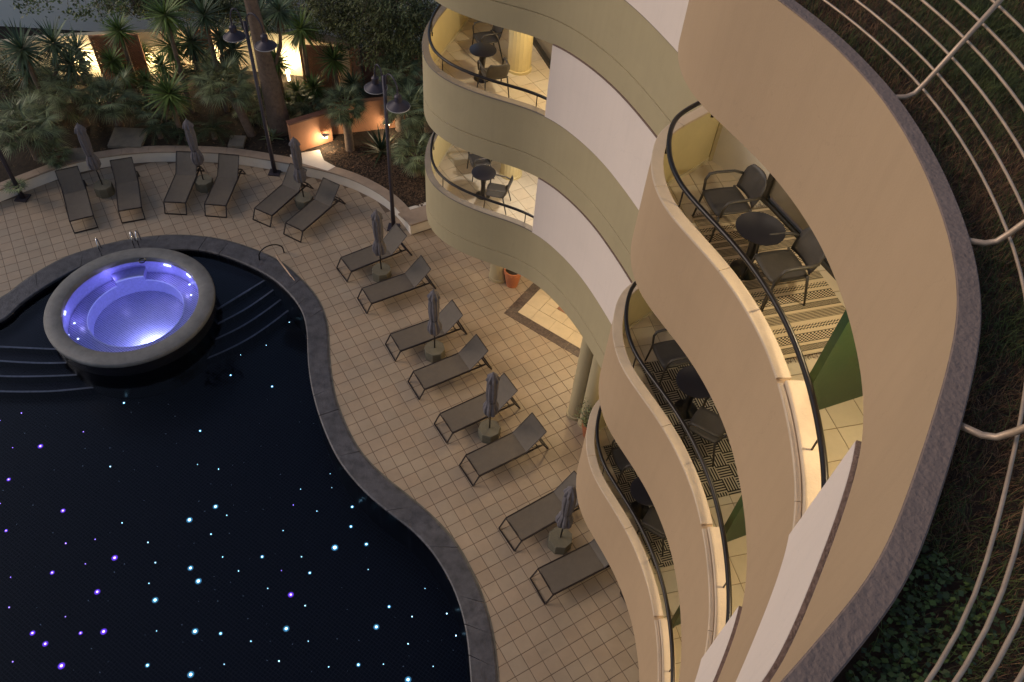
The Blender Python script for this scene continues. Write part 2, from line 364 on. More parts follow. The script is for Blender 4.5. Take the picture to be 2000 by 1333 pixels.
def lay_tiles(P, pitch, yaw, org, z, gap, m, parent, name='tile', th=.004, keep=None, limit=300, base=.0):
    """separate tiles on a plan polygon; whole tiles share one mesh, cut ones are trimmed to the edge"""
    P = [tuple(p[:2]) for p in P]
    tris = [[P[i] for i in t] for t in tessellate_polygon([[Vector((*p, 0)) for p in P]])]
    tris = [t if (t[1][0]-t[0][0])*(t[2][1]-t[0][1])-(t[1][1]-t[0][1])*(t[2][0]-t[0][0]) > 0 else [t[0], t[2], t[1]] for t in tris]
    ca, sa = math.cos(yaw), math.sin(yaw)
    def tow(i, j): return (org[0]+pitch*(i*ca-j*sa), org[1]+pitch*(i*sa+j*ca))
    L = [((x-org[0])*ca+(y-org[1])*sa, -(x-org[0])*sa+(y-org[1])*ca) for x, y in P]
    i0, i1 = int(min(l[0] for l in L)/pitch)-1, int(max(l[0] for l in L)/pitch)+1
    j0, j1 = int(min(l[1] for l in L)/pitch)-1, int(max(l[1] for l in L)/pitch)+1
    h = gap/2/pitch; cells = []
    for i in range(i0, i1+1):
        for j in range(j0, j1+1):
            q = [tow(i+h, j+h), tow(i+1-h, j+h), tow(i+1-h, j+1-h), tow(i+h, j+1-h)]
            cx, cy = tow(i+.5, j+.5)
            if keep and not keep(cx, cy): continue
            full = all(inside(c, P) for c in q)
            if full: cells.append((cx, cy, None)); continue
            ps = []
            for t in tris:
                s = t
                for k in range(4):
                    s = clip(s, q[k], q[(k+1) % 4])
                    if len(s) < 3: break
                if len(s) >= 3:
                    ar = abs(sum(s[k][0]*s[(k+1) % len(s)][1]-s[(k+1) % len(s)][0]*s[k][1] for k in range(len(s))))/2
                    if ar > 1e-5: ps.append(s)
            if ps: cells.append((cx, cy, ps))
    def near(c):
        u, v = PX(c[0], c[1], z); vis = -20 < u < 2020 and -20 < v < 1353
        return (not vis, (c[0]**2+c[1]**2))
    cells.sort(key=near)
    s = pitch/2-gap/2; b = s-.006
    mb = MB(); mb.add([(-s, -s, -.004), (s, -s, -.004), (s, s, -.004), (-s, s, -.004), (-s, -s, th-.0015), (s, -s, th-.0015), (s, s, th-.0015), (-s, s, th-.0015), (-b, -b, th), (b, -b, th), (b, b, th), (-b, b, th)],
        [(0, 1, 5, 4), (1, 2, 6, 5), (2, 3, 7, 6), (3, 0, 4, 7), (4, 5, 9, 8), (5, 6, 10, 9), (6, 7, 11, 10), (7, 4, 8, 11), (8, 9, 10, 11)])
    me = D.meshes.new(name); me.from_pydata(mb.v, [], mb.f); me.materials.append(m)
    rest = MB(); cnt = 0
    for (cx, cy, ps) in cells:
        u, v = PX(cx, cy, z); vis = -30 < u < 2030 and -30 < v < 1363
        if cnt < limit and vis:
            cnt += 1
            if ps is None:
                o = D.objects.new(name, me); C.objects.link(o); o.parent = parent; o.location = (cx, cy, z); o.rotation_euler = (random.uniform(-.003, .003), random.uniform(-.003, .003), yaw)
            else:
                q = MB()
                for s_ in ps: q.add([(x, y, z-.004) for x, y in s_]+[(x, y, z+th) for x, y in s_], [tuple(range(len(s_), 2*len(s_)))]+[(k, (k+1) % len(s_), (k+1) % len(s_)+len(s_), k+len(s_)) for k in range(len(s_))])
                q.build(name, m, parent)
        else:
            if ps is None:
                dz = random.uniform(-.0008, .0008); vv = []
                for (x, y, zz) in mb.v: vv.append((cx+x*ca-y*sa, cy+x*sa+y*ca, z+zz+dz))
                rest.add(vv, mb.f)
            else:
                for s_ in ps: rest.add([(x, y, z-.004) for x, y in s_]+[(x, y, z+th) for x, y in s_], [tuple(range(len(s_), 2*len(s_)))]+[(k, (k+1) % len(s_), (k+1) % len(s_)+len(s_), k+len(s_)) for k in range(len(s_))])
    if rest.v:
        o = rest.build('tiles_beyond', m, parent); tag(o, kind='stuff')
    return cnt
def plan(L, z=0., n=6, it=8, closed=False, pre=(), post=()):
    return smooth(cat(list(pre)+[tuple(G(u, v, z)[:2]) for u, v in L]+list(post), n, closed), it, closed)
def lamp(name, loc, e, col, r=.12, parent=None, kind='POINT', size=None, rot=None, spot=None):
    l = D.lights.new(name, kind); l.energy = e; l.color = col
    if kind == 'AREA': l.size = size
    else: l.shadow_soft_size = r
    if kind == 'SPOT': l.spot_size = spot; l.spot_blend = .8
    o = D.objects.new(name, l); C.objects.link(o); o.location = loc
    if rot is not None: o.rotation_euler = rot
    if parent is not None: o.parent = parent
    return o

# ------------------------------------------------------------------ surveyed outlines
COPE_OUT = [(0, 584.5), (35, 556.5), (77, 528.5), (122.5, 504), (157.5, 491.7), (210, 476), (273, 463.8), (332.5, 458.5), (395.5, 461.3), (448, 470.8), (500.5, 488.3), (546, 509), (577.5, 535.5), (609, 567), (630, 602), (640.5, 644), (642, 693), (647.5, 742), (657, 787), (682.8, 848.8), (709, 890), (748, 930), (800, 970.8), (848, 1012), (887.5, 1056), (918, 1108.5), (944, 1169.8), (961.8, 1235), (968, 1283), (972.7, 1333)]
COPE_IN = [(0, 630), (28, 602), (70, 570.5), (140, 528.5), (190, 508), (255, 491), (325.5, 486.5), (385, 486.5), (437.5, 498.8), (490, 519.8), (532, 542.5), (567, 574), (591.5, 609), (600, 650), (601, 697), (607, 750), (621, 805), (640, 855), (665, 905), (712, 960), (760, 1000), (800, 1030), (835, 1065), (865.6, 1108.5), (889.6, 1156.6), (905, 1204.7), (914.6, 1257), (920, 1333)]
co = plan(COPE_OUT, .03, 6, 10, pre=[(-17.5, 10.2), (-15.6, 12.7)], post=[(.35, 4.6), (.0, 3.4), (-.9, 2.4)])
ci = plan(COPE_IN, .03, 6, 10, pre=[(-17.0, 10.0), (-15.1, 12.4)], post=[(-.05, 4.5), (-.35, 3.6), (-1.1, 2.8)])
FAR_POOL = [(-4, 1.2), (-9, 1.0), (-14, 2.5), (-17.6, 6.0)]
pool_poly = [tuple(p) for p in ci]+FAR_POOL
cmid = (resample(co, .25)[:, :]).tolist()
deckhole = [tuple(p) for p in offset(ci, -.2 if True else .2)]+FAR_POOL
# facade curves (plan of the outer face of every parapet)
RC = cat([(2.86, 10.45), (2.60, 10.10), (2.30, 9.72), (1.92, 9.34), (1.66, 9.0), (1.54, 8.5), (1.53, 8.0), (1.65, 7.50), (1.87, 7.08), (2.12, 6.65), (2.32, 6.24), (2.47, 5.83), (2.59, 5.37), (2.655, 4.85), (2.67, 4.4), (2.64, 3.85), (2.54, 3.35), (2.40, 2.98), (2.23, 2.62), (2.05, 2.27), (1.85, 1.90), (1.66, 1.60), (1.40, 1.32), (1.16, 1.07), (.85, .78), (.45, .45)], 8)
RC = smooth(resample(RC, .06), 14)
LC = cat([(-1.95, 19.5), (-2.12, 18.6), (-2.36, 17.7), (-2.53, 17.0), (-2.585, 16.4), (-2.53, 15.75), (-2.33, 15.17), (-1.95, 14.72), (-1.45, 14.40), (-.85, 14.15), (-.2, 13.93), (.27, 13.67), (.65, 13.34), (1.08, 12.83), (1.42, 12.32), (1.68, 11.84), (1.98, 11.22), (2.3, 10.5), (2.62, 9.85)], 8)
LC = smooth(resample(LC, .08), 10)
LEV = [4.80, 7.85, 10.90, 13.77]      # parapet tops
def idx(Q, p): return int(np.argmin(((Q-np.array(p))**2).sum(1)))

# ------------------------------------------------------------------ ground, deck
mb = MB(); poly_prism(mb, [(-150, -150), (150, -150), (150, 150), (-150, 150)], -3.2, -3.0)
tag(mb.build('ground', Mt['ground']), 'earth ground far around the hotel', kind='structure')
deck = MB()
# the deck sheet has the pool cut out of it: built as strips round the pool outline
DB = [(-30, -4), (14, -4), (14, 27), (-30, 27)]
hole = [tuple(p) for p in offset(ci, -.25)]+FAR_POOL
def sheet_with_hole(mb, outer, hole, z0, z1):
    def ccw(P):
        a = sum(P[i][0]*P[(i+1) % len(P)][1]-P[(i+1) % len(P)][0]*P[i][1] for i in range(len(P))); return P if a > 0 else P[::-1]
    outer = ccw(outer); hole = ccw(hole); n0 = len(outer)
    A = [[Vector((x, y, 0)) for x, y in outer], [Vector((x, y, 0)) for x, y in hole[::-1]]]
    allp = [p for l in A for p in l]; tr = tessellate_polygon(A); f = []
    n = len(allp)
    for t in tr:
        a, b, c = (allp[i] for i in t)
        if (b-a).cross(c-a).z < 0: t = (t[0], t[2], t[1])
        f.append(tuple(i+n for i in t))
    mb.add([(p.x, p.y, z0) for p in allp]+[(p.x, p.y, z1) for p in allp], f)
sheet_with_hole(deck, DB, hole, -.3, 0.)
deck_o = tag(deck.build('pool_deck', Mt['grout']), 'tiled terrace between the pool and the hotel', kind='structure')
PFOOT = [(0, 395), (106, 353), (161.5, 335.7), (225, 324), (297.5, 316.6), (382.5, 316.6), (440, 319), (489, 325), (552.5, 336), (637.5, 353), (701, 374), (765, 412), (802, 459)]
pf = plan(PFOOT, 0, 6, 6, pre=[(-19.5, 14.2), (-17.6, 16.4)])
pf_end = tuple(G(845, 445, 0)[:2])
deck_area = [(-22, 8.0)]+[tuple(p) for p in pf]+[pf_end, (-1.0, 20.2), (3.2, 19), (4.2, 13), (4.2, 1), (-22, 1)]
dia = [tuple(G(*q)[:2]) for q in [(984, 612.6), (1046, 549), (1136, 702.5)]]
d0 = Vector(dia[0]); e1 = (Vector(dia[1])-d0).normalized(); e2 = (Vector(dia[2])-d0).normalized()
dia_poly = [tuple(d0), tuple(d0+e1*3.6), tuple(d0+e1*3.6+e2*3.4), tuple(d0+e2*3.4)]
def deck_keep(x, y):
    if inside((x, y), hole): return False
    if all(inside((x+a_, y+b_), dia_poly) for a_ in (-.2, .2) for b_ in (-.2, .2)): return False
    u, v = PX(x, y, 0)
    return -160 < u < 1500 and v < 1600
# trim: the pieces in front of the camera are the ones nearest to it that nothing hides
def deck_tiles():
    cells_keep = deck_keep
    P = deck_area
    ca, sa = math.cos(YAW), math.sin(YAW); s = TILE/2-.0075; b = s-.006; th = .005
    base = [(-s, -s, -.003), (s, -s, -.003), (s, s, -.003), (-s, s, -.003), (-s, -s, th-.002), (s, -s, th-.002), (s, s, th-.002), (-s, s, th-.002), (-b, -b, th), (b, -b, th), (b, b, th), (-b, b, th)]
    fc = [(0, 1, 5, 4), (1, 2, 6, 5), (2, 3, 7, 6), (3, 0, 4, 7), (4, 5, 9, 8), (5, 6, 10, 9), (6, 7, 11, 10), (7, 4, 8, 11), (8, 9, 10, 11)]
    me = D.meshes.new('tile'); me.from_pydata(base, [], fc); me.materials.append(Mt['deck_tile'])
    cells = []
    for i in range(-70, 71):
        for j in range(-70, 71):
            x = TORG[0]+TILE*((i+.5)*ca-(j+.5)*sa); y = TORG[1]+TILE*((i+.5)*sa+(j+.5)*ca)
            if y < -3 or y > 24 or not inside((x, y), P) or not cells_keep(x, y): continue
            u, v = PX(x, y, 0)
            vis = 0 < u < (1125 if v > 500 else 800)+max(0, v-1000)*.36 and 300 < v < 1345
            cells.append((not vis, x*x+y*y, x, y))
    cells.sort(); rest = MB()
    for k, (nv, r, x, y) in enumerate(cells):
        if k < 299 and not nv:
            o = D.objects.new('tile', me); C.objects.link(o); o.parent = deck_o; o.location = (x, y, 0); o.rotation_euler = (random.uniform(-.004, .004), random.uniform(-.004, .004), YAW)
        else:
            dz = random.uniform(-.001, .001); rest.add([(x+a*ca-b_*sa, y+a*sa+b_*ca, c+dz) for a, b_, c in base], fc)
    tag(rest.build('tiles_beyond', Mt['deck_tile'], deck_o), kind='stuff')
deck_tiles()
# marble inlay under the arcade
inlay = tag(thing('marble_inlay', None, None), kind='structure')
def rect2(a, b, c, d): return [tuple(d0+e1*a+e2*c), tuple(d0+e1*b+e2*c), tuple(d0+e1*b+e2*d), tuple(d0+e1*a+e2*d)]
def slab(name, P, z0, z1, m, parent):
    q = MB(); poly_prism(q, P, z0, z1+.008); return q.build(name, m, parent)
W = .29; x = 0.
while x < 3.5:
    slab('border_stone', rect2(x+.004, min(x+.6, 3.6)-.004, 0.0, W), -.003, .006, Mt['marble_dark'], inlay)
    x += .6
x = W
while x < 3.3:
    slab('border_stone', rect2(0, W-.004, x+.004, min(x+.6, 3.4)-.004), -.003, .006, Mt['marble_dark'], inlay); x += .6
def ring(a0, a1, pitch, m, nm):
    x = a1
    n = 0
    while x < 3.4:
        slab(nm, rect2(x+.004, x+pitch-.004, a0+.004, a1-.004), -.003, .005, m, inlay); slab(nm, rect2(a0+.004, a1-.004, x+.004, x+pitch-.004), -.003, .005, m, inlay); x += pitch; n += 1
    slab(nm, rect2(a0+.004, a1-.004, a0+.004, a1-.004), -.003, .005, m, inlay)
ring(W+.005, .74, .62, Mt['marble_light'], 'marble_slab')
ring(.745, 1.12, .44, Mt['marble_light'], 'marble_slab')
slab('marble_square', rect2(1.13, 2.2, 1.13, 2.2), -.003, .0045, Mt['marble_brown'], inlay)
slab('marble_field', rect2(2.21, 3.6, 1.13, 3.4), -.003, .0045, Mt['marble_light'], inlay)
slab('marble_field', rect2(1.13, 2.2, 2.21, 3.4), -.003, .0045, Mt['marble_light'], inlay)

# ------------------------------------------------------------------ pool
pool = tag(thing('swimming_pool', None, None), kind='structure')
PZ = -1.25
mb = MB(); poly_prism(mb, pool_poly, PZ-.1, PZ); mb.build('pool_floor', Mt['pool'], pool)
mb = MB(); cl = [tuple(p) for p in ci]+[tuple(p) for p in cat(FAR_POOL, 3)]
cl = np.array(cl); mbw = MB()
for i in range(len(cl)):
    a, b = cl[i], cl[(i+1) % len(cl)]
    if math.hypot((a[0]+b[0])/2+10.46, (a[1]+b[1])/2-14.2) < 2.0: continue
    mbw.add([(a[0], a[1], PZ-.05), (b[0], b[1], PZ-.05), (b[0], b[1], 0), (a[0], a[1], 0)], [(0, 1, 2, 3)])
mbw.build('pool_wall', Mt['pool'], pool)
# coping stones between inner and outer outlines
no_, ni_ = resample(co, .02), resample(ci, .02)
segs = 44
for k in range(segs):
    ts = np.linspace(k/segs+.0001, (k+1)/segs-.0001, 9)
    a = [no_[int(t*(len(no_)-1))] for t in ts]; b = [ni_[int(t*(len(ni_)-1))] for t in ts]
    q = MB(); n = len(ts); dz = random.uniform(-.002, .002)
    V = []
    for A, B in zip(a, b):
        d = (B-A)/np.hypot(*(B-A)); A2 = A+d*.05
        V += [(A[0], A[1], -.01), (A[0], A[1], .020+dz), (A2[0], A2[1], .034+dz), (B[0]-d[0]*.02, B[1]-d[1]*.02, .034+dz), (B[0]+d[0]*.01, B[1]+d[1]*.01, .018+dz), (B[0]+d[0]*.01, B[1]+d[1]*.01, -.04)]
    f = [(i*6+j, i*6+j+1, (i+1)*6+j+1, (i+1)*6+j) for i in range(n-1) for j in range(5)]+[tuple(range(6)), tuple((n-1)*6+j for j in range(5, -1, -1))]
    q.add(V, f); q.build('coping_stone', Mt['slate'], pool)
q = MB(); sweep(q, resample(co, .1), [(-.035, -.01), (-.035, .012), (.0, .014), (.0, -.01)], side=1); q.build('coping_lip', Mt['slate_lip'], pool)
# spa geometry shared
SC = Vector((-10.46, 14.20)); RO, RI, SZ = 2.19, 1.765, .40
# shallow ledge and steps: widening arcs round the spa side of the pool
def arc_curve(pts, z): return smooth(cat([tuple(G(u, v, z)[:2]) for u, v in pts], 8), 6)
steps_r = [[(405, 622), (420, 609), (470, 578), (528, 542.5), (545, 530)], [(396, 655), (413, 640.5), (480, 606), (542.5, 561.8), (560, 548)], [(375, 688), (392, 677), (480, 636), (563.5, 575.8), (582, 560)], [(310, 737), (325.5, 731.5), (410, 700), (490, 661.5), (567, 605.5), (600, 575)]]
steps_l = [[(-60, 676), (0, 679), (60, 682), (108.5, 684), (140, 683)], [(-60, 702), (0, 707), (70, 711), (129.5, 710.5), (170, 706)], [(-60, 731), (0, 736.8), (80, 737), (164.5, 733), (215, 722)], [(-60, 762), (0, 766.5), (60, 767), (122, 764.8), (245, 750.8), (310, 737)]]
zs = [-.32, -.52, -.74, -.98]
north = [(-6.6, 17.6), (-9.5, 18.0), (-12, 17.3), (-14.5, 15.8), (-16.5, 12.0)]
def pool_clip_poly(P):   # keep a ledge inside the pool outline by pulling its outside points to the wall
    return P
for k in range(4):
    z = zs[k]
    R_ = arc_curve(steps_r[k], z); L_ = arc_curve(steps_l[k], z)
    edge = [tuple(p) for p in L_]+[tuple(p) for p in R_]
    A = R_[-1]; B = L_[0]
    # follow the pool wall from the right end back to the left end
    ia, ib = idx(ci, A), idx(ci, B)
    edge[-1] = tuple(ci[ia])
    back = [tuple(p) for p in ci[ib:ia:2]][::-1]
    P = edge+back
    q = MB(); poly_prism(q, P, PZ-.02 if k == 3 else zs[k+1]-.03, z); q.build('pool_step' if k else 'shallow_ledge', Mt['pool_step'], pool)
    for cc in (L_, R_):
        q = MB(); sweep(q, resample(cc, .15), [(-.0, z-.02), (-.0, z+.006), (.055, z+.006), (.055, z-.02)], side=-1); q.build('step_nosing', Mt['nosing'], pool)
# fibre-optic star lights in the floor
s = 950/2000
big = [(79, 872, 2, 1), (17, 937, 1.6, 1), (123, 998, 1.8, 1), (12, 1037, 1.3, 1), (128.5, 1062, 1.2, 1), (224, 1090, 2.2, 1), (102, 1119, 1.6, 1), (190, 1156.5, 2, 1), (202.5, 1234, 2.2, 1), (157.5, 1237, 1.4, 1), (63.5, 1237, 1.8, 1), (88.5, 1258, 1.9, 1), (120, 1301, 2.4, 1), (568, 1162, 2, 1), (42, 807.5, 1.1, 1), (0, 822, 1.1, 1), (163, 844, 1., 1), (25, 1293, 1, 1), (18, 1187, 1.1, 1), (0, 984, 1.1, 1), (25, 875, .9, 1), (167, 1102, .9, 1), (186, 1054, .9, 1), (128, 1205, .9, 1), (21, 1128, .8, 1), (573, 987, .9, 1), (550, 1115, .8, 1),
       (370, 1016, 2.4, 0), (421, 990, 2, 0), (372, 1110, 2, 0), (387.5, 1135.5, 2.4, 0), (303, 1172.5, 2.2, 0), (381, 1233.5, 2.3, 0), (559, 1228.5, 2.1, 0), (654, 1070, 2.8, 0), (715.5, 1063.5, 1.7, 0), (688, 990.5, 1.5, 0), (685.5, 1029, 1.5, 0), (735, 1225, 2, 0), (760, 1185.5, 1.4, 0), (797, 1328, 2.2, 0), (700, 1299, 1.5, 0), (605, 1119.5, 1.4, 0), (512, 1088, 1.5, 0), (372.5, 1318, 2.3, 0), (288, 1300, 1.6, 0), (431, 1238, 1.4, 0), (872.5, 1199, 1.2, 0), (890.5, 1242, 1.2, 0), (805, 1205, 1.1, 0), (242, 787.5, 1.4, 0), (391, 842, 1.3, 0), (450.5, 733.5, 1.3, 0), (531.5, 755.5, 1.4, 0), (391, 722.5, 1.1, 0), (365, 746.5, 1, 0), (215.5, 912, 1.2, 0), (427, 917, 1., 0), (412, 1044, 1.1, 0), (289, 1060, 1.1, 0), (303.5, 1099.5, 1.1, 0), (238.5, 1022, 1, 0), (596, 1183.5, 1.1, 0), (589, 1088, 1, 0), (545, 1292, 1.2, 0), (435, 1088.5, .9, 0), (466, 1116, .9, 0), (291, 1140, .9, 0), (797, 1258, 1, 0), (523, 1150, .9, 0), (749, 1298, .9, 0), (438, 1298, .9, 0), (565, 630, 1, 0), (520, 675, .9, 0), (470, 694, .8, 0), (306, 1233, .8, 0), (645, 926, .8, 0), (587, 956, .7, 0), (648, 953, .7, 0), (619, 999, .8, 0), (553, 1037, .8, 0), (719, 1113, .8, 0), (386, 908, .8, 0), (443, 1007, .9, 0), (490, 1253, .9, 0), (602, 1253, .8, 0), (642, 1303, .9, 0), (830, 1150, .7, 0), (846, 1302, .8, 0)]
random.seed(3)
small = []
while len(small) < 95:
    u, v = random.uniform(0, 900), random.uniform(770, 1333)
    p = G(u, v, PZ)
    if inside((p.x, p.y), pool_poly) and inside(tuple(G(u, v, .03)[:2]), pool_poly) and all((u-a)**2+(v-b)**2 > 500 for a, b, *_ in big+small): small.append((u, v, random.choice([.35, .4, .5, .6]), -1))
def disc_mesh(name, m):
    q = MB(); q.lathe([(1., 0), (.8, .35), (.3, .55)], 10); me = D.meshes.new(name); me.from_pydata(q.v, [], q.f); me.materials.append(m); return me
star_me = {1: disc_mesh('pool_light', Mt['star_violet']), 0: disc_mesh('pool_light', Mt['star_cyan']), -1: disc_mesh('pool_light', Mt['star_dim'])}
halo_me = {1: disc_mesh('light_halo', Mt['halo_violet']), 0: disc_mesh('light_halo', Mt['halo_cyan'])}
def in_pool_floor(u, v):
    for k in range(4):
        pass
    return True
for (u, v, r, c) in big+small:
    zf = PZ
    p = G(u, v, zf)
    if not inside((p.x, p.y), pool_poly): continue
    o = D.objects.new('pool_light', star_me[c]); C.objects.link(o); o.parent = pool; o.location = (p.x, p.y, zf+.006); rr = .0108*r**1.25; o.scale = (rr, rr, rr)
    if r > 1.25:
        h = D.objects.new('light_halo', halo_me[c]); C.objects.link(h); h.parent = o; h.location = (0, 0, -.22); h.scale = (2.6, 2.6, .2)  # glowing disc added as the halo round each brighter light
q = MB(); poly_prism(q, pool_poly, -.13, -.125)
wp = q.build('pool_water', Mt['water']); tag(wp, 'still dark water filling the pool', kind='structure')

# ------------------------------------------------------------------ whirlpool
spa = thing('whirlpool', 'round raised whirlpool lit violet blue at the pool edge', 'whirlpool', (SC.x, SC.y, 0))
q = MB(); n = 96
prof = [(RI, SZ-.16), (RI, SZ-.012), (RI+.012, SZ), (RO-.03, SZ), (RO, SZ-.03), (RO, SZ-.13), (RO-.03, SZ-.14)]
q.lathe(prof+[prof[0]], n, cap=False); q.build('rim', Mt['rim'], spa, True)
q = MB(); q.lathe([(RO-.04, SZ-.1), (RO-.05, -.2), (RO-.12, PZ-.02)], n, cap=False); q.build('outer_wall', Mt['black_cladding'], spa, True)
q = MB(); q.lathe([(RI+.002, SZ-.1), (RI, -.24)], n, cap=False); q.build('inner_wall', Mt['spa_wall'], spa, True)
BC = (-.10, .18); RB = 1.27
def ecc(prof, nn=96):
    vs = []
    for (r, z, f) in prof:
        for k in range(nn):
            th = 2*math.pi*k/nn; vs.append((BC[0]*f+r*math.cos(th), BC[1]*f+r*math.sin(th), z))
    return vs, [(j*nn+k, j*nn+(k+1) % nn, (j+1)*nn+(k+1) % nn, (j+1)*nn+k) for j in range(len(prof)-1) for k in range(nn)]
q = MB(); q.add(*ecc([(RI+.003, -.22, 0), (RB+.02, -.22, 1)])); q.build('bench', Mt['spa_tile'], spa)
q = MB(); q.add(*ecc([(RB+.02, -.215, 1), (RB-.0, -.212, 1), (RB-.002, -.24, 1)])); q.build('bench_edge', Mt['spa_edge'], spa)
q = MB(); q.add(*ecc([(RB, -.23, 1), (RB-.03, -.64, 1)])); q.build('foot_well_wall', Mt['spa_wall'], spa, True)
vs, f = ecc([(RB, -.64, 1)]); q = MB(); q.add(vs, [tuple(range(96))]); q.build('foot_well_floor', Mt['spa_tile'], spa)
q = MB()
a0 = math.atan2(15.73-SC.y, -11.82-SC.x); a1 = math.atan2(16.22-SC.y, -11.04-SC.x)
V = []
for a in np.linspace(a1-.08, a0+.02, 9):
    for r, z in ((RI-.01, -.2), (RI-.01, .02), (RI-.36, .02), (RI-.36, -.2)): V.append((r*math.cos(a), r*math.sin(a), z))
q.add(V, [(i*4+j, i*4+(j+1) % 4, (i+1)*4+(j+1) % 4, (i+1)*4+j) for i in range(8) for j in range(4)]+[(0, 1, 2, 3), (35, 34, 33, 32)]); q.build('entry_step', Mt['spa_wall'], spa)
q = MB()
for a in (np.linspace(a1-.08, a0+.02, 9),):
    V = [((RI-.35)*math.cos(x), (RI-.35)*math.sin(x), .026) for x in a]+[((RI-.385)*math.cos(x), (RI-.385)*math.sin(x), .026) for x in a]+[((RI-.385)*math.cos(x), (RI-.385)*math.sin(x), -.02) for x in a]
    q.add(V, [(i, i+1, i+10, i+9) for i in range(8)]+[(9+i, 10+i, 19+i, 18+i) for i in range(8)])
q.build('step_edge', Mt['spa_edge'], spa)
for u, v in [(145, 631), (133, 654), (152, 661.5), (370, 555.5), (373, 576), (370, 623.5), (355.5, 526.5)]:
    p = G(u, v, -.2); q = MB(); q.lathe([(.028, 0), (.02, .012)], 10, (p.x-SC.x, p.y-SC.y, -.215)); q.build('jet_light', Mt['spa_lamp'], spa)
for u, v, dx in [(118, 612, .05), (331, 513, .09), (372, 536, .07)]:
    p = G(u, v, .18); a = math.atan2(p.y-SC.y, p.x-SC.x); q = MB()
    q.box(((RI-.012)*math.cos(a), (RI-.012)*math.sin(a), .17), (.02, dx*2.4, .05), Matrix.Rotation(a, 3, 'Z')); q.build('wall_light', Mt['spa_lamp'], spa)
p = G(278, 510, SZ); q = MB(); q.tube([(p.x-SC.x+.09*math.cos(t), p.y-SC.y+.09*math.sin(t), SZ+.012) for t in np.linspace(0, 2*math.pi, 17)], .016, 6); q.build('control_ring', Mt['dark_metal'], spa)
q = MB(); q.lathe([(RI-.004, .225), (RI-.004, .23)], 64); sw = q.build('water_surface', Mt['water'], spa)
p = G(310, 690, -.45); a = math.atan2(p.y-SC.y-BC[1], p.x-SC.x-BC[0])
lx, ly = BC[0]+(RB-.06)*math.cos(a), BC[1]+(RB-.06)*math.sin(a)
q = MB(); q.box((lx+.03*math.cos(a), ly+.03*math.sin(a), -.46), (.03, .22, .12), Matrix.Rotation(a, 3, 'Z')); q.build('underwater_lamp', Mt['spa_lamp'], spa)
lamp('underwater_glow', (SC.x+lx-.16*math.cos(a), SC.y+ly-.16*math.sin(a), -.42), 100, (.52, .58, 1.), .05)
for u, v in ((118, 612), (331, 513), (372, 536), (250, 680), (200, 520)):
    p = G(u, v, .15); a = math.atan2(p.y-SC.y, p.x-SC.x); lamp('spa_glow', (SC.x+(RI-.22)*math.cos(a), SC.y+(RI-.22)*math.sin(a), .10), 3.6, (.42, .37, 1.), .015)
# the whirlpool shell cuts through the ledge, the coping and the pool water
q = MB(); q.lathe([(RI+.20, -1.2), (RI+.20, .2)], 64, (SC.x, SC.y, 0)); cutter = q.build('cutter', None)
cutter.data.materials.clear()
todo = [o for o in D.objects if o.type == 'MESH' and (o.name.split('.')[0] in ('pool_water', 'shallow_ledge', 'pool_step', 'pool_deck') or (o.name.split('.')[0] in ('coping_stone', 'step_nosing', 'coping_lip') and any((v_.co.x-SC.x)**2+(v_.co.y-SC.y)**2 < 4.2 for v_ in o.data.vertices)))]
for o in todo:
    md = o.modifiers.new('cut', 'BOOLEAN'); md.operation = 'DIFFERENCE'; md.object = cutter; md.solver = 'EXACT'
dg = bpy.context.evaluated_depsgraph_get()
for o in todo:
    me = D.meshes.new_from_object(o.evaluated_get(dg)); o.modifiers.clear(); o.data = me
D.objects.remove(cutter)
for o in [o for o in todo if len(o.data.polygons) == 0]: D.objects.remove(o)
# grab rails
def hoop(name, label, a, b, h, r, m, out=.0):
    A, B = Vector(a), Vector(b); mid = (A+B)/2; q = MB(); pts = []
    for t in np.linspace(0, math.pi, 13):
        c = (A+B)/2+(A-B)/2*math.cos(t); pts.append((c.x-mid.x, c.y-mid.y, h*(.25+.75*math.sin(t)) if 0 < t < math.pi-.01 else 0))
    pts = [(A.x-mid.x, A.y-mid.y, -.02)]+pts[1:-1]+[(B.x-mid.x, B.y-mid.y, -.02)]
    q.tube(pts, r, 8); o = q.build(name, m, None, True); o.location = (mid.x, mid.y, .035); tag(o, label, 'grab rail'); return o
gA = G(199, 500, .03); hoop('grab_rail', 'lone steel grab rail at the left behind the whirlpool', (gA.x, gA.y), (gA.x-.15, gA.y+.32), .5, .02, Mt['chrome'])
gB = G(264, 487, .03); hoop('grab_rail', 'nearer steel hoop of the pair behind the whirlpool', (gB.x, gB.y), (gB.x-.12, gB.y+.34), .5, .02, Mt['chrome'])
hoop('grab_rail', 'farther steel hoop of the pair behind the whirlpool', (gB.x+.14, gB.y+.03), (gB.x+.02, gB.y+.40), .5, .02, Mt['chrome'])
gC = G(507, 508, .03); hoop('pool_handrail', 'dark curved handrail on the coping by the pool steps', (gC.x, gC.y), (gC.x+.62, gC.y+.42), .42, .02, Mt['dark_metal'])
pA, pB = G(538, 498, .25), G(575, 548, .06); q = MB(); q.tube([pA, pB], .010, 6); tag(q.build('skimmer_pole', Mt['steel']), 'thin pale pole lying across the pool coping', 'pole')
pA, pB = G(541, 505, .25), G(568, 540, .06); q = MB(); q.tube([pA, pB], .012, 6); tag(q.build('skimmer_pole', Mt['steel']), 'shorter dull pole close beside the pale pole on the coping', 'pole')

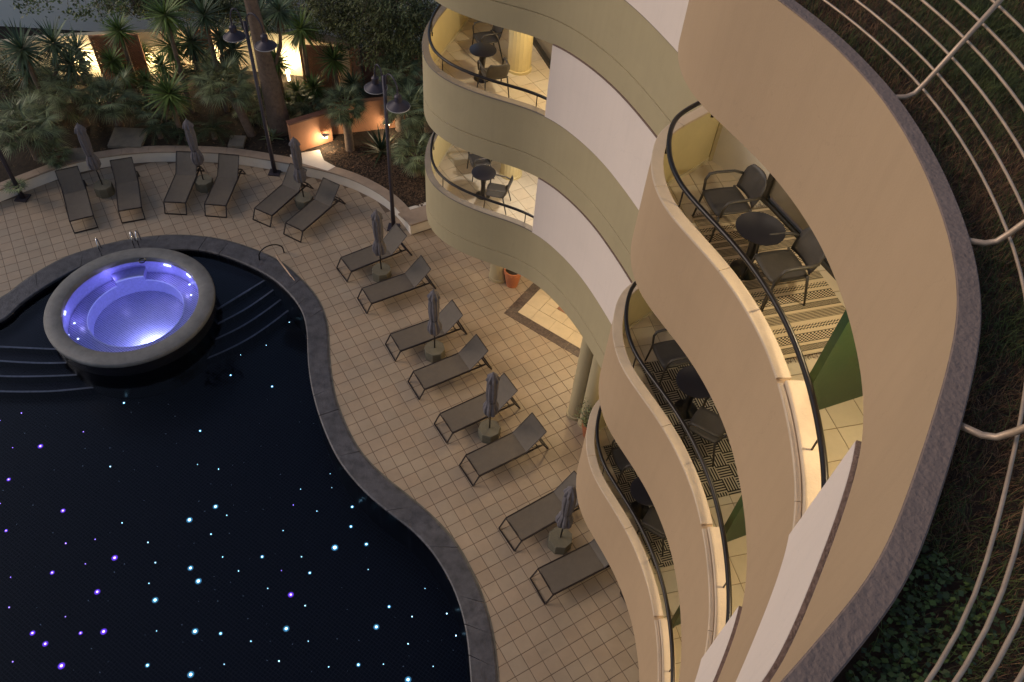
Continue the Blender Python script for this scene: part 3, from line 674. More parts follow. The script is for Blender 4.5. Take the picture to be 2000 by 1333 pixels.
# ------------------------------------------------------------------ hotel
hotel = thing('hotel_building', 'curved cream hotel with stacked wavy balconies', 'building', (2, 12, 0))
hotel.location = (0, 0, 0)
def part(mb, name, m, smooth_=False, label=None, parent=None):
    o = mb.build(name, m, parent or hotel, smooth_)
    if label: o['label'] = label
    return o
def auto(o):
    for p in o.data.polygons: p.use_smooth = True
    o.data.set_sharp_from_angle(angle=math.radians(28)); return o
TH = .14
def band(Q, side, top, m, groove, lip=0., name='parapet', face=1.5, chamfer=0., TH=TH):
    q = MB(); f = top-1.02
    if top > 13: face = 1.40 if chamfer else 1.37
    if groove: prof = [(0, top), (0, f), (.028, f-.006), (.028, f-.022), (0, f-.028), (0, top-face), (TH, top-face), (TH, top)]
    elif chamfer: prof = [(0, top-chamfer), (0, top-face), (TH, top-face), (TH, top), (chamfer, top)]
    else: prof = [(0, top), (0, top-face), (TH, top-face), (TH, top)]
    sweep(q, Q, prof[::-1] if False else prof, side)
    return auto(part(q, name, m))
def copings(Q, side, top, m, step, a=0, b=None, wide=TH+.02, t=.03, name='coping_stone'):
    Qs = Q[a:b]; d = np.r_[0, np.cumsum(np.hypot(*np.diff(Qs, axis=0).T))]; n = max(1, int(round(d[-1]/step))); Nn = normals(Q)[a:b]
    for k in range(n):
        s0, s1 = d[-1]*k/n+.004, d[-1]*(k+1)/n-.004; ss = np.linspace(s0, s1, max(4, int((s1-s0)/.08)))
        V = []; pr = [(-.008, top), (-.008, top+t-.008), (0., top+t), (wide-.02, top+t), (wide-.012, top+t-.008), (wide-.012, top)]
        for x in ss:
            cx = [np.interp(x, d, Qs[:, 0]), np.interp(x, d, Qs[:, 1])]; nx = [np.interp(x, d, Nn[:, 0]), np.interp(x, d, Nn[:, 1])]
            for o, z in pr: V.append((cx[0]+side*nx[0]*o, cx[1]+side*nx[1]*o, z))
        f = [(i*6+j, i*6+(j+1) % 6, (i+1)*6+(j+1) % 6, (i+1)*6+j) for i in range(len(ss)-1) for j in range(6)]+[tuple(range(6)), tuple((len(ss)-1)*6+j for j in range(5, -1, -1))]
        q = MB(); q.add(V, f if side < 0 else [tuple(reversed(z)) for z in f]); auto(part(q, name, m))
# which side is "inside": the building lies to the +x side of both curves
nR = normals(RC)[len(RC)//2]; SR = 1 if nR[0] > 0 else -1
nL = normals(LC)[len(LC)//2]; SL = 1 if nL[0] > 0 else -1
BW_R = [(2.62, 10.04), (3.38, 9.10), (4.35, 7.25), (4.7, 5.9), (4.75, 4.2), (4.3, 2.6), (3.2, .8), (2.2, -.3)]      # back wall of the right wing balconies
BW_L = [(-1.83, 19.35), (-.75, 19.0), (-.22, 18.34), (.24, 17.23), (1.15, 15.6), (2.6, 13.6), (3.6, 11.9), (3.0, 10.4)]
iP = idx(RC, (2.60, 4.98)); iW = idx(RC, (2.55, 3.33)); jW = idx(LC, (.25, 13.67))
floorsR, floorsL = [], []
for li, top in enumerate(LEV):
    roof = li == 3; fz = top-1.0
    t0 = top-.03
    band(RC, SR, t0 if not roof else top, Mt['paint'], False, chamfer=.022 if roof else 0, TH=.12 if roof else TH)
    band(LC, SL, t0, Mt['paint_left'], True)
    if not roof:
        copings(RC, SR, t0, Mt['coping'], 1.42, 0, iP)
        copings(RC, SR, t0, Mt['coping'], 1.42, iP, None, wide=.062)
        q = MB(); sweep(q, RC[iP:], [(.064, t0+.07), (.056, t0+.062), (.056, t0-.02), (TH-.004, t0-.02), (TH-.004, t0-1.0), (.25, t0-1.0), (.25, t0+.062), (.242, t0+.07)], SR); auto(part(q, 'inner_parapet', Mt['coping']))
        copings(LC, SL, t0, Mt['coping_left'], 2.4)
    else:
        copings(RC, SR, top-.004, Mt['rough'], 30, 0, None, wide=.140, t=.006, name='roof_coping')
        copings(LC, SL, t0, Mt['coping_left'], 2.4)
    # floor slabs
    P = [tuple(p) for p in offset(RC, SR*(TH-.01))[::2]]+BW_R[::-1]
    q = MB(); poly_prism(q, P, fz-.28, fz-.006); part(q, 'floor_slab', Mt['slab']); floorsR.append((P, fz))
    P2 = [tuple(p) for p in offset(LC, SL*(TH-.01))[::2]]+BW_L[::-1]
    q = MB(); poly_prism(q, P2, fz-.28, fz-.006); part(q, 'floor_slab', Mt['slab']); floorsL.append((P2, fz))
# white panels filling the facade above the parapets
for li in range(3):
    top = LEV[li]; z0, z1 = top+.0, (LEV[li+1]-1.5 if li < 2 else 12.37)
    for Q, sd_, i0, off in ((RC, SR, iW, .0), (LC, SL, jW, .02)):
        q = MB(); sweep(q, Q[i0:], [(-.034, z1-.03), (-.034, z0+.002), (.11, z0+.002), (.11, z1-.03)], sd_); auto(part(q, 'facade_panel', Mt['panel']))
        q = MB(); sweep(q, Q[i0:], [(-.031, z1-.012), (-.031, z1-.0295), (.10, z1-.0295), (.10, z1-.012)], sd_); auto(part(q, 'mortar_joint', Mt['mortar']))
# walls behind the balconies, partitions, doors, columns, rails
def wall(name, pts, z0, z1, m, t=.12, side=-1, label=None):
    q = MB(); sweep(q, np.array(pts, float), [(0, z1), (0, z0), (t, z0), (t, z1)], side); return part(q, name, m, label=label)
def straight(name, a, b, z0, z1, m, t=.1, label=None, parent=None):
    a, b = Vector(a[:2]), Vector(b[:2]); d = b-a; q = MB(); ang = math.atan2(d.y, d.x)
    c = (a+b)/2; q.box((c.x, c.y, (z0+z1)/2), (d.length, t, z1-z0), Matrix.Rotation(ang, 3, 'Z')); return part(q, name, m, label=label, parent=parent)
bwR = np.array(BW_R); bwL = np.array(BW_L)
def resa(P): return resample(np.array(P, float), .5)
for li in range(3):
    fz = LEV[li]-1.0; cz = LEV[li+1]-1.28
    # right wing: solid wall, then the sliding door
    straight('back_wall', (2.56, 10.10), (3.36, 9.14), fz, cz, Mt['inner_white'], .1)
    wall('back_wall', [(4.75, 4.2), (4.3, 2.6), (3.2, .8), (2.2, -.3)], fz, cz, Mt['inner'], .1, 1)
    straight('glass_door', (3.36, 9.14), (4.37, 7.21), fz+.1, cz-.1, Mt['glass'], .03)
    for a, b in (((3.35, 9.12), (4.35, 7.22)), ((3.29, 9.09), (4.29, 7.19))):
        straight('door_track', a, b, fz, fz+.05, Mt['door_metal'], .035)
    straight('door_post', (3.34, 9.15), (3.38, 9.07), fz, cz, Mt['door_metal'], .09)
    straight('door_post', (3.84, 8.20), (3.88, 8.12), fz+.05, cz, Mt['door_metal'], .07)
    straight('glass_door', (4.37, 7.21), (4.7, 5.9), fz, cz, Mt['inner'], .05)
    straight('back_wall', (4.7, 5.92), (4.75, 4.2), fz, cz, Mt['inner'], .1)
    straight('skirting', (2.67, 9.96), (3.33, 9.13), fz, fz+.09, Mt['skirting'], .03)
    gl = Vector((3.10, 5.27)); gr = Vector((4.72, 6.05))
    straight('privacy_partition', gl, gr, fz+.05, cz, Mt['green'], .05, 'dark green partition between two balconies')
    straight('partition_edge', gl-Vector((.0, .0)), gl+Vector((.045, .022)), fz+.05, cz, Mt['green'], .09)
    straight('partition_foot', gl+Vector((.12, .06)), gl+Vector((.15, .075)), fz, fz+.05, Mt['steel'], .05)
    # left wing
    for Q, sd_, b_ in ((RC, SR, iW), (LC, SL, jW)):
        q = MB(); sweep(q, Q[:b_], [(TH-.002, LEV[li]-.032), (TH-.002, fz), (TH+.008, fz), (TH+.008, LEV[li]-.032)], sd_); part(q, 'parapet_lining', Mt['inner'])
        q = MB(); sweep(q, Q[:b_], [(TH+.007, fz+.07), (TH+.007, fz), (TH+.022, fz), (TH+.022, fz+.07)], sd_); part(q, 'skirting', Mt['skirting'])
    wall('back_wall', [(-1.83, 19.35), (-.75, 19.0), (-.22, 18.4)], fz, cz, Mt['inner'], .1, -1)
    straight('door_track', (-.22, 18.34), (.30, 17.12), fz, fz+.09, Mt['door_metal'], .1)
    straight('glass_door', (-.16, 18.36), (.36, 17.14), fz+.09, cz, Mt['glass'], .03)
    wall('back_wall', [(.30, 17.12), (1.15, 15.6), (2.6, 13.6), (3.6, 11.9), (3.0, 10.4)], fz, cz, Mt['inner'], .1, -1)
    straight('side_wall', (.38, 13.72), (1.35, 15.7), fz, cz, Mt['inner_white'], .1)
    q = MB(); q.lathe([(.30, 0), (.30, .06), (.275, .07), (.275, cz-fz)], 40, (-.46, 17.0, fz), mod=lambda j, k, n: 1-.035*(k % 2) if j > 1 else 1); auto(part(q, 'fluted_column', Mt['inner']))
# handrails
def handrail(Q, side, a, b, top, posts):
    R_ = offset(Q, side*.155)[a:b]; q = MB(); q.tube([(x, y, top+.265) for x, y in R_[::2]], .032, 10)
    h = part(q, 'handrail', Mt['dark_metal'], True)
    for i in posts:
        p = offset(Q, side*.155)[i]; q = MB(); q.tube([(p[0], p[1], top-.06), (p[0], p[1], top+.25)], .011, 6); part(q, 'handrail_post', Mt['dark_metal'], parent=h)
        q = MB(); q.box((p[0], p[1], top-.08), (.04, .04, .07)); part(q, 'post_bracket', Mt['dark_metal'], parent=h)
for li in range(3):
    rp = [idx(RC, p) for p in [(2.36, 9.72), (1.58, 8.75), (1.66, 7.45), (2.45, 5.9), (2.66, 4.2)]]
    handrail(RC, SR, idx(RC, (2.36, 9.72)), iW+3, LEV[li], rp)
    lp = [idx(LC, p) for p in [(-2.3, 17.9), (-2.58, 16.5), (-2.1, 14.9), (.0, 13.85)]]
    handrail(LC, SL, idx(LC, (-2.3, 17.9)), jW+2, LEV[li], lp)
# balcony floor tiles
CT = tile_mat('balcony_tile', (.50, .42, .31), .385, .0, (0, 0), .05, .35, (1.04, .98, .92))
def balcony_tiles(P, fz, yaw, org, pitch, parent, xr, yr):
    ft = thing('x', None, None); D.objects.remove(ft)
    P = [p for p in P]
    lay_tiles(P, pitch, yaw, org, fz-.002, .011, CTs[yaw], parent, keep=lambda x, y: xr[0] < x < xr[1] and yr[0] < y < yr[1], limit=110)
CTs = {}
for yw, pt_, og in ((.30, .385, (2.9, 5.0)), (math.radians(35), .385, (0, 17))):
    CTs[yw] = tile_mat('balcony_tile', (.62, .55, .44), pt_, yw, og, .05, .35, (1.04, .98, .92))
for li in range(3):
    P, fz = floorsR[li]
    base = [o for o in kids(hotel) if o.name.startswith('floor_slab')][li*2]
    balcony_tiles(P, fz, .30, (2.9, 5.0), .385, base, (1.5, 4.9), (2.6, 10.2))
    P, fz = floorsL[li]; base = [o for o in kids(hotel) if o.name.startswith('floor_slab')][li*2+1]
    if li < 2: balcony_tiles(P, fz, math.radians(35), (0, 17), .385, base, (-2.6, 1.6), (13.3, 19.4))
# ground floor: arcade columns and rear wall
for (x, y, r) in ((-.58, 16.95, .27), (1.82, 12.2, .20), (2.12, 11.95, .20)):
    q = MB(); q.lathe([(r+.03, 0), (r+.03, .10), (r, .11), (r, 3.55)], 32, (x, y, 0)); auto(part(q, 'arcade_column', Mt['paint_left']))
wall('ground_floor_wall', [(-1.2, 21.5), (2.0, 19.8), (4.4, 16.5), (5.0, 12), (4.8, 7), (4.6, 3), (3.4, 0.2)], -.1, 3.6, Mt['inner'], .2, -1)
# roof side
roof_poly = [tuple(p) for p in offset(RC, SR*(TH-.01))[::2]]+[(-.2, -4), (14, -4), (14, 12), (3.4, 10.6)]
q = MB(); poly_prism(q, roof_poly, 13.2, 13.50); tag(q.build('roof_terrace', Mt['roof_soil']), 'planted soil of the roof terrace behind the parapet', kind='structure')

# ------------------------------------------------------------------ roof lawn
def scatter_ok(x, y):
    u, v = PX(x, y, 13.5); return 1480 < u < 2080 and -60 < v < 1400
RIN = offset(RC, SR*TH)
def blades(name, n, m, hmin, hmax, wd, dens, flat=False):
    V = []; Fc = []; k = 0; tries = 0
    while k < n and tries < n*12:
        tries += 1
        x, y = random.uniform(.8, 6.2), random.uniform(.3, 8.6)
        if not scatter_ok(x, y) or not inside((x, y), roof_poly) or random.random() > dens(x, y): continue
        d2 = ((RIN-np.array((x, y)))**2).sum(1).min()
        if d2 < .0012: continue
        h = random.uniform(hmin, hmax); a = random.uniform(0, 6.283); w_ = wd*random.uniform(.6, 1.3); z = 13.5
        b = len(V)
        if flat:
            zz = z+random.uniform(.01, .09); r = h; t1, t2 = random.uniform(-.5, .5), random.uniform(-.5, .5)
            for q in range(4):
                th = a+q*math.pi/2; V.append((x+r*math.cos(th), y+r*math.sin(th)*.8, zz+r*(t1*math.cos(th)+t2*math.sin(th))))
            Fc.append((b, b+1, b+2, b+3))
        else:
            ln = h*random.uniform(.3, 1.5); dx, dy = math.cos(a), math.sin(a); px_, py_ = -dy*w_, dx*w_
            V += [(x-px_, y-py_, z), (x+px_, y+py_, z), (x+dx*ln*.4+px_*.8, y+dy*ln*.4+py_*.8, z+h*.7), (x+dx*ln*.4-px_*.8, y+dy*ln*.4-py_*.8, z+h*.7), (x+dx*ln, y+dy*ln, z+h)]
            Fc += [(b, b+1, b+2, b+3), (b+3, b+2, b+4)]
        k += 1
    o = mesh(name, V, Fc, m); return o
def nz(x, y): return .5+.5*math.sin(x*2.3+1.7*math.sin(y*1.9))*math.cos(y*2.1+math.sin(x*3.1))
ivyz = lambda x, y: 1. if y < 1.75+.2*math.sin(x*7)+.1*math.sin(x*23) and x < 2.2+.15*math.sin(y*9) else .0
tag(blades('roof_grass', 26000, Mt['grass'], .03, .12, .0022, lambda x, y: (.12+.88*nz(x, y)**2)*(1-.8*ivyz(x, y))), 'short dark green grass on the roof terrace', 'grass', kind='stuff')
tag(blades('dry_grass', 26000, Mt['straw'], .02, .09, .0017, lambda x, y: (.18+.82*(1-nz(x, y))**1.5)*(1-.85*ivyz(x, y))), 'dry brown grass tufts on the roof terrace', 'grass', kind='stuff')
tag(blades('ground_cover', 9000, Mt['ivy'], .010, .020, .02, lambda x, y: ivyz(x, y), True), 'small leaved green ground cover beside the roof parapet', 'ground cover', kind='stuff')
# roof railing: leaning bars parallel with the parapet
rail = thing('roof_railing', 'leaning steel railing with long curved bars on the roof edge', 'railing', (3, 4, 13.85)); rail.location = (0, 0, 0)
RT = RC[idx(RC, (2.0, 6.9))-14:]
lean = [(.285+.052*k, 13.77+.13*k) for k in range(7)]
for k, (o_, z) in enumerate(lean):
    q = MB(); c = offset(RT, SR*(TH-.04+o_)); q.tube([(x, y, z) for x, y in smooth(c, 10)[::3]], .0105, 8); q.build('rail_bar', Mt['steel'], rail, True)
for u, v in ((1745, 185), (1880, 463), (1895, 835)):
    p = G(u, v, 13.77); i = idx(RIN, (p.x, p.y)); n_ = normals(RC)[i]*SR; b = RC[i]
    def at(o, z): return (b[0]+n_[0]*(o+TH-.04), b[1]+n_[1]*(o+TH-.04), z)
    q = MB(); q.tube([at(.0, 13.73), at(.14, 13.73), at(.20, 13.76), at(.245, 13.85), at(.605, 14.75)], .019, 10); q.build('rail_post', Mt['steel'], rail, True)

# ------------------------------------------------------------------ sun loungers
def make_lounger():
    t = thing('sun_lounger', 'x', 'sun lounger')
    hw = .33; SZ_ = .34; L0, L1, KX = .17, 1.98, 1.50
    def bars(segs, r, nm):
        q = MB()
        for a, b in segs: q.tube([a, b], r, 4)
        return q.build(nm, Mt['frame'], t)
    for s_ in (-1, 1): bars([((L0, s_*hw, SZ_), (L1, s_*hw, SZ_))], .024, 'side_rail')
    bars([((0, -hw, .015), (0, hw, .015)), ((0, -hw, .015), (L0, -hw, SZ_)), ((0, hw, .015), (L0, hw, SZ_)), ((L0, -hw, SZ_), (L0, hw, SZ_))], .020, 'leg')
    bars([((2.17, -hw, .015), (2.17, hw, .015)), ((2.17, -hw, .015), (L1, -hw, SZ_)), ((2.17, hw, .015), (L1, hw, SZ_)), ((L1, -hw, SZ_), (L1, hw, SZ_))], .022, 'leg')
    # sling seat and raised back with a slight sag
    def sling(nm, a, b, sag):
        V = []; Fc = []; nx, ny = 8, 6
        for lay in (0, 1):
            for i in range(nx+1):
                for j in range(ny+1):
                    u, v = i/nx, j/ny*2-1; p = Vector(a)*(1-u)+Vector(b)*u
                    V.append((p.x, v*(hw-.02), p.z-sag*math.sin(math.pi*u)*(1-v*v*.9)-sag*.3*(1-v*v)-.006*lay))
        W_ = ny+1; o = (nx+1)*W_
        for i in range(nx):
            for j in range(ny):
                k = i*W_+j; Fc.append((k, k+W_, k+W_+1, k+1)); Fc.append((o+k, o+k+1, o+k+W_+1, o+k+W_))
        return mesh(nm, V, Fc, Mt['sling'], t, True)
    sling('seat', (L0, 0, SZ_+.018), (KX, 0, SZ_+.018), .022)
    top = (2.03, 0, .86)
    sling('backrest', (KX, 0, SZ_+.02), top, .015)
    for s_ in (-1, 1): bars([((KX, s_*hw*.97, SZ_+.015), (top[0], s_*hw*.97, top[2]))], .013, 'back_rail')
    bars([((top[0], -hw*.97, top[2]), (top[0], hw*.97, top[2]))], .013, 'back_rail'); bars([((KX, -hw, SZ_), (KX, hw, SZ_))], .013, 'cross_bar')
    for s_ in (-1, 1):
        bars([((1.72, s_*hw*.9, .57), (1.86, s_*hw*.9, SZ_-.02))], .010, 'support_strut'); bars([((1.66, s_*hw*.9, .40), (1.92, s_*hw*.9, SZ_-.02))], .010, 'support_strut')
    bars([((1.84, -hw, SZ_-.02), (1.84, hw, SZ_-.02))], .014, 'cross_bar')
    return t
LG = [((657.8, 524.5), (678, 551.5), 'first grey lounger of the pool side row, just under the second lamp post'),
      ((698.7, 584.4), (716.3, 613.3), 'lounger just below the first parasol of the pool side row'),
      ((752.3, 672.8), (772.5, 707.3), 'lounger just above the second parasol of the pool side row'),
      ((796.5, 746), (819, 782.3), 'lounger just below the second parasol of the pool side row'),
      ((848, 829.3), (872.8, 866.8), 'lounger just above the third parasol of the pool side row'),
      ((897.5, 910.3), (923.8, 950.8), 'lounger just below the third parasol of the pool side row'),
      ((973.6, 1032), (1005.5, 1078.8), 'lounger behind the parasol nearest the balconies, partly under the curved parapet'),
      ((1035.2, 1130.4), (1065, 1182), 'nearest lounger of all, its head end hidden by the lowest balcony'),
      ((145.5, 456.8), (192, 445.3), 'leftmost lounger of the far row beside the palm and lamp base'),
      ((238.5, 437), (284.3, 428.8), 'lounger right of the leftmost purple parasol'),
      ((321.7, 418.6), (366.3, 420.7), 'lounger left of the middle purple parasol'),
      ((401.6, 422.9), (442.8, 426.3), 'lounger right of the middle purple parasol, left of the tall lamp post'),
      ((494, 429.8), (528.5, 444.8), 'lounger left of the rightmost purple parasol by the lit planter cap'),
      ((554, 458.3), (587.8, 474.8), 'lounger right of the rightmost purple parasol, at the bend of the rows')]
proto = make_lounger(); pk = kids(proto)
for k, (a, b, lab) in enumerate(LG):
    A, B = G(*a), G(*b); m_ = (A+B)/2; ang = math.atan2(B.y-A.y, B.x-A.x)+math.pi/2
    ml = m_-Vector((math.cos(ang), math.sin(ang), 0))*.0
    o = proto if k == 0 else dup(proto, (0, 0, 0), 0, lab, kd=pk)
    o.location = (ml.x, ml.y, .006); o.rotation_euler = (0, 0, ang); o['label'] = lab; o['group'] = 'sun loungers around the pool'
# ------------------------------------------------------------------ parasols
def make_parasol():
    t = thing('parasol', 'x', 'parasol')
    q = MB(); q.lathe([(.285, 0), (.285, .30), (.275, .33), (.0, .335)], 8, cap=False); base_ = q.build('base', Mt['pot'], t)
    q = MB(); q.tube([(0, 0, .33), (0, 0, 2.5)], .02, 8); q.build('pole', Mt['frame'], t, True)
    prof = [(.06, .97), (.125, .98), (.165, 1.08), (.165, 1.24), (.12, 1.41), (.10, 1.48), (.112, 1.57), (.125, 1.75), (.13, 2.0), (.12, 2.22), (.10, 2.34)]
    def mod(j, k, n):
        a = 2*math.pi*k/n; f = abs(math.sin(a*4+j*.12)); amp = .30 if j < 4 else .22
        return 1-amp*.5+amp*(f**.6)*1.1+.06*math.sin(3*a+j)+.03*math.cos(17*a+j*.9)
    q = MB(); q.lathe(prof, 72, mod=mod); q.build('canopy', Mt['canvas'], t)
    q = MB(); q.lathe([(.135, 2.27), (.15, 2.285), (.14, 2.36), (.085, 2.47), (.03, 2.53), (.02, 2.57)], 48, mod=lambda j, k, n: 1+(.16 if j < 3 else .05)*math.cos(2*math.pi*k/n*8)); q.build('vent_cap', Mt['canvas'], t)
    q = MB(); q.lathe([(.106, 1.465), (.11, 1.48), (.106, 1.495)], 32); q.build('tie_strap', Mt['frame'], t, True)
    return t
par = make_parasol(); pk = kids(par)
UM = [((200, 361), (160, 243), 'leftmost purple grey closed parasol, between the two leftmost loungers'), ((397, 351), (372, 235), 'middle closed parasol of the far row with the tall planter wall behind'),
      ((593, 385), (575, 265), 'closed parasol at the bend in front of the lit orange wall'), ((744.7, 526), (739, 408), 'closed parasol nearest the second lamp post'),
      ((849, 679.5), (850, 563), 'second closed parasol down the pool side row'), ((956, 836), (958, 724), 'third closed parasol down the pool side row'), ((1095, 1049.5), (1110, 945), 'closed parasol touching the lowest balcony edge in view')]
for k, (b, t_, lab) in enumerate(UM):
    P = G(b[0], b[1], .335); T2 = G(t_[0], t_[1], 2.55); d = Vector((T2.x-P.x, T2.y-P.y)); lim = min(.22, d.length); tilt = math.atan2(lim, 2.2)
    o = par if k == 0 else dup(par, (0, 0, 0), 0, lab, kd=pk)
    o.location = (P.x, P.y, .006); o['label'] = lab; o['group'] = 'closed parasols between the loungers'
    o.rotation_euler = (0, 0, random.uniform(0, 6))
# ------------------------------------------------------------------ lamp posts
def lamp_post(base, H_, heads, lab):
    P = G(*base); t = thing('lamp_post', lab, 'lamp post', (P.x, P.y, .005), 0, 'lamp posts around the terrace')
    q = MB(); q.box((0, 0, .02), (.36, .36, .04)); q.build('base_plate', Mt['lamp'], t)
    q = MB(); q.lathe([(.075, .04), (.06, 1.2), (.05, H_)], 12); q.build('post', Mt['lamp'], t, True)
    for (hx, hy, hz, top) in heads:
        r = math.hypot(hx, hy); dx, dy = hx/r, hy/r
        pts = [(0, 0, H_-.5), (dx*.08, dy*.08, H_-.2)]+[(dx*(.08+(r-.08)*(1-math.cos(a))/2), dy*(.08+(r-.08)*(1-math.cos(a))/2), hz+.45+(top-hz-.45)*math.sin(a)) for a in np.linspace(.5, math.pi, 9)]+[(hx, hy, hz+.3)]
        q = MB(); q.tube(pts, .022, 8); q.build('arm', Mt['lamp'], t, True)
        q = MB(); q.lathe([(.31, 0), (.30, .02), (.13, .13), (.10, .15), (.10, .30), (.05, .34), (.03, .40)], 28, (hx, hy, hz)); s_ = auto(q.build('lamp_shade', Mt['lamp'], t, True))
        q = MB(); q.lathe([(.315, -.014), (.315, .004)], 28, (hx, hy, hz)); q.build('shade_rim', Mt['lampw'], s_)
    return t
def head_at(base, u, v, z):
    P = G(*base); Q = G(u, v, z); return (Q.x-P.x, Q.y-P.y, z)
b1 = (537, 338); h1 = head_at(b1, 458, 72, 4.75); h2 = head_at(b1, 519, 90, 4.75)
lamp_post(b1, 5.25, [(*h1, 5.6), (*h2, 5.6)], 'tall lamp post between loungers in front of the palm trunk')
b2 = (769, 446); h1 = head_at(b2, 734, 172, 4.75); h2 = head_at(b2, 778, 208, 4.75)
lamp_post(b2, 5.3, [(*h1, 5.5), (*h2, 5.5)], 'lamp post with two dark shades beside the left balconies')
b3 = (45, 388); h1 = head_at(b3, -45, 95, 4.75); h2 = head_at(b3, 5, 120, 4.75)
lamp_post(b3, 5.25, [(-.75, .1, 4.75, 5.6), (-.5, -.55, 4.75, 5.6)], 'lamp post at the far left with small palm fronds round its foot')

# ------------------------------------------------------------------ balcony furniture
def make_chair():
    t = thing('balcony_chair', 'x', 'chair')
    V = []; n = 8; Fc = []
    # seat shell: shallow dish, local x = forward
    for lay in (0, 1):
        for i in range(n+1):
            for j in range(n+1):
                u, v = i/n*2-1, j/n*2-1; r = .235; sq = 1-.06*(u*u*v*v)
                V.append((.01+u*r*sq, v*r*sq, .45-.018*(1-u*u)*(1-v*v)-(.02 if u > .8 else 0)-.018*lay))
    o_ = (n+1)**2
    for i in range(n):
        for j in range(n):
            k = i*(n+1)+j; Fc.append((k, k+n+1, k+n+2, k+1)); Fc.append((o_+k, o_+k+1, o_+k+n+2, o_+k+n+1))
    rim = [i for i in range(n+1)]+[i*(n+1)+n for i in range(1, n+1)]+[n*(n+1)+j for j in range(n-1, -1, -1)]+[i*(n+1) for i in range(n-1, 0, -1)]
    for a, b in zip(rim, rim[1:]+rim[:1]): Fc.append((a, b, b+o_, a+o_))
    mesh('seat', V, Fc, Mt['chair'], t, True)
    V = []; Fc = []
    for lay in (0, 1):
        for i in range(n+1):
            for j in range(n+1):
                u, v = i/n, j/n*2-1; w_ = .215+.02*math.sin(math.pi*u)-(.05*max(0, u-.8)*5)
                V.append((-.20-.10*u-.045*(1-v*v)-.016*lay, v*w_, .47+.36*u))
    for i in range(n):
        for j in range(n):
            k = i*(n+1)+j; Fc.append((k, k+1, k+n+2, k+n+1)); Fc.append((o_+k, o_+k+n+1, o_+k+n+2, o_+k+1))
    for a, b in zip(rim, rim[1:]+rim[:1]): Fc.append((a, a+o_, b+o_, b))
    mesh('backrest', V, Fc, Mt['chair'], t, True)
    for s_ in (-1, 1):
        q = MB(); q.tube([(.20, s_*.25, .43), (.205, s_*.27, .58), (.17, s_*.275, .655), (.08, s_*.275, .67), (-.15, s_*.27, .665), (-.25, s_*.235, .65)], .021, 8, flat=.8); q.build('armrest', Mt['chair'], t, True)
        q = MB(); q.tube([(.20, s_*.23, .44), (.235, s_*.26, .0)], [.017, .012], 8); q.build('leg', Mt['chair'], t, True)
        q = MB(); q.tube([(-.19, s_*.23, .46), (-.30, s_*.26, .0)], [.018, .012], 8); q.build('leg', Mt['chair'], t, True)
    return t
def make_table():
    t = thing('side_table', 'x', 'table')
    q = MB(); q.lathe([(.29, .70), (.305, .705), (.305, .717), (.29, .722)], 40); auto(q.build('table_top', Mt['table'], t))
    q = MB(); q.lathe([(.19, .0), (.19, .012), (.07, .05), (.055, .3), (.085, .62), (.16, .70)], 20); q.build('pedestal', Mt['table'], t, True)
    return t
ch = make_chair(); ck = kids(ch); tb = make_table(); tk = kids(tb)
first = [True, True]
def put(kind, loc, rz, lab, grp):
    src, kk, i = (ch, ck, 0) if kind == 'c' else (tb, tk, 1)
    if first[i]: o = src; first[i] = False
    else: o = dup(src, loc, rz, lab, kd=kk)
    o.location = loc; o.rotation_euler = (0, 0, rz); o['label'] = lab; o['group'] = grp
    if kind == 'c': o.scale = (1.09, 1.09, 1.06)
F = [l-1.0+.006 for l in LEV]
gc, gt = 'balcony armchairs', 'round balcony tables'
Rg = .014
put('c', (2.62, 8.36, F[2]+Rg), math.radians(176+22), 'grey armchair on the striped rug, nearest the cream partition', gc)
put('c', (3.17, 7.22, F[2]+Rg), math.radians(176+22), 'grey armchair at the middle of the brown striped rug', gc)
put('t', (2.88, 7.52+.06, F[2]+Rg), 0, 'round dark table between armchairs on the brown striped rug', gt)
put('c', (2.55, 8.28, F[1]+Rg), math.radians(200), 'farther dark armchair on the black and white rug, middle right balcony', gc)
put('t', (2.82, 7.55, F[1]+Rg), 0, 'black round table on the middle right balcony', gt)
put('c', (3.02, 6.95, F[1]+Rg), math.radians(150), 'nearer dark armchair on the middle right balcony, half under the parapet above', gc)
put('c', (2.38, 8.24, F[0]+Rg), math.radians(200), 'dark armchair at the top of the lowest right balcony rug', gc)
put('t', (2.66, 7.42, F[0]+Rg), 0, 'black round table on the lowest right balcony', gt)
put('c', (2.90, 6.95, F[0]+Rg), math.radians(150), 'dark armchair nearly hidden on the lowest right balcony', gc)
put('c', (-1.28, 17.40, F[1]), math.radians(-170+15), 'far armchair on the upper left balcony behind its table', gc)
put('c', (-.98, 15.92, F[1]), math.radians(112), 'near armchair seen from behind on the upper left balcony', gc)
put('t', (-1.27, 16.42, F[1]), 0, 'round table on the upper left balcony', gt)
put('c', (-1.28, 16.85, F[0]), math.radians(-160), 'far armchair in shade on the lower left balcony', gc)
put('c', (-.74, 15.66, F[0]), math.radians(172), 'near armchair in profile on the lower left balcony', gc)
put('t', (-1.10, 16.0, F[0]), 0, 'round table on the lower left balcony', gt)
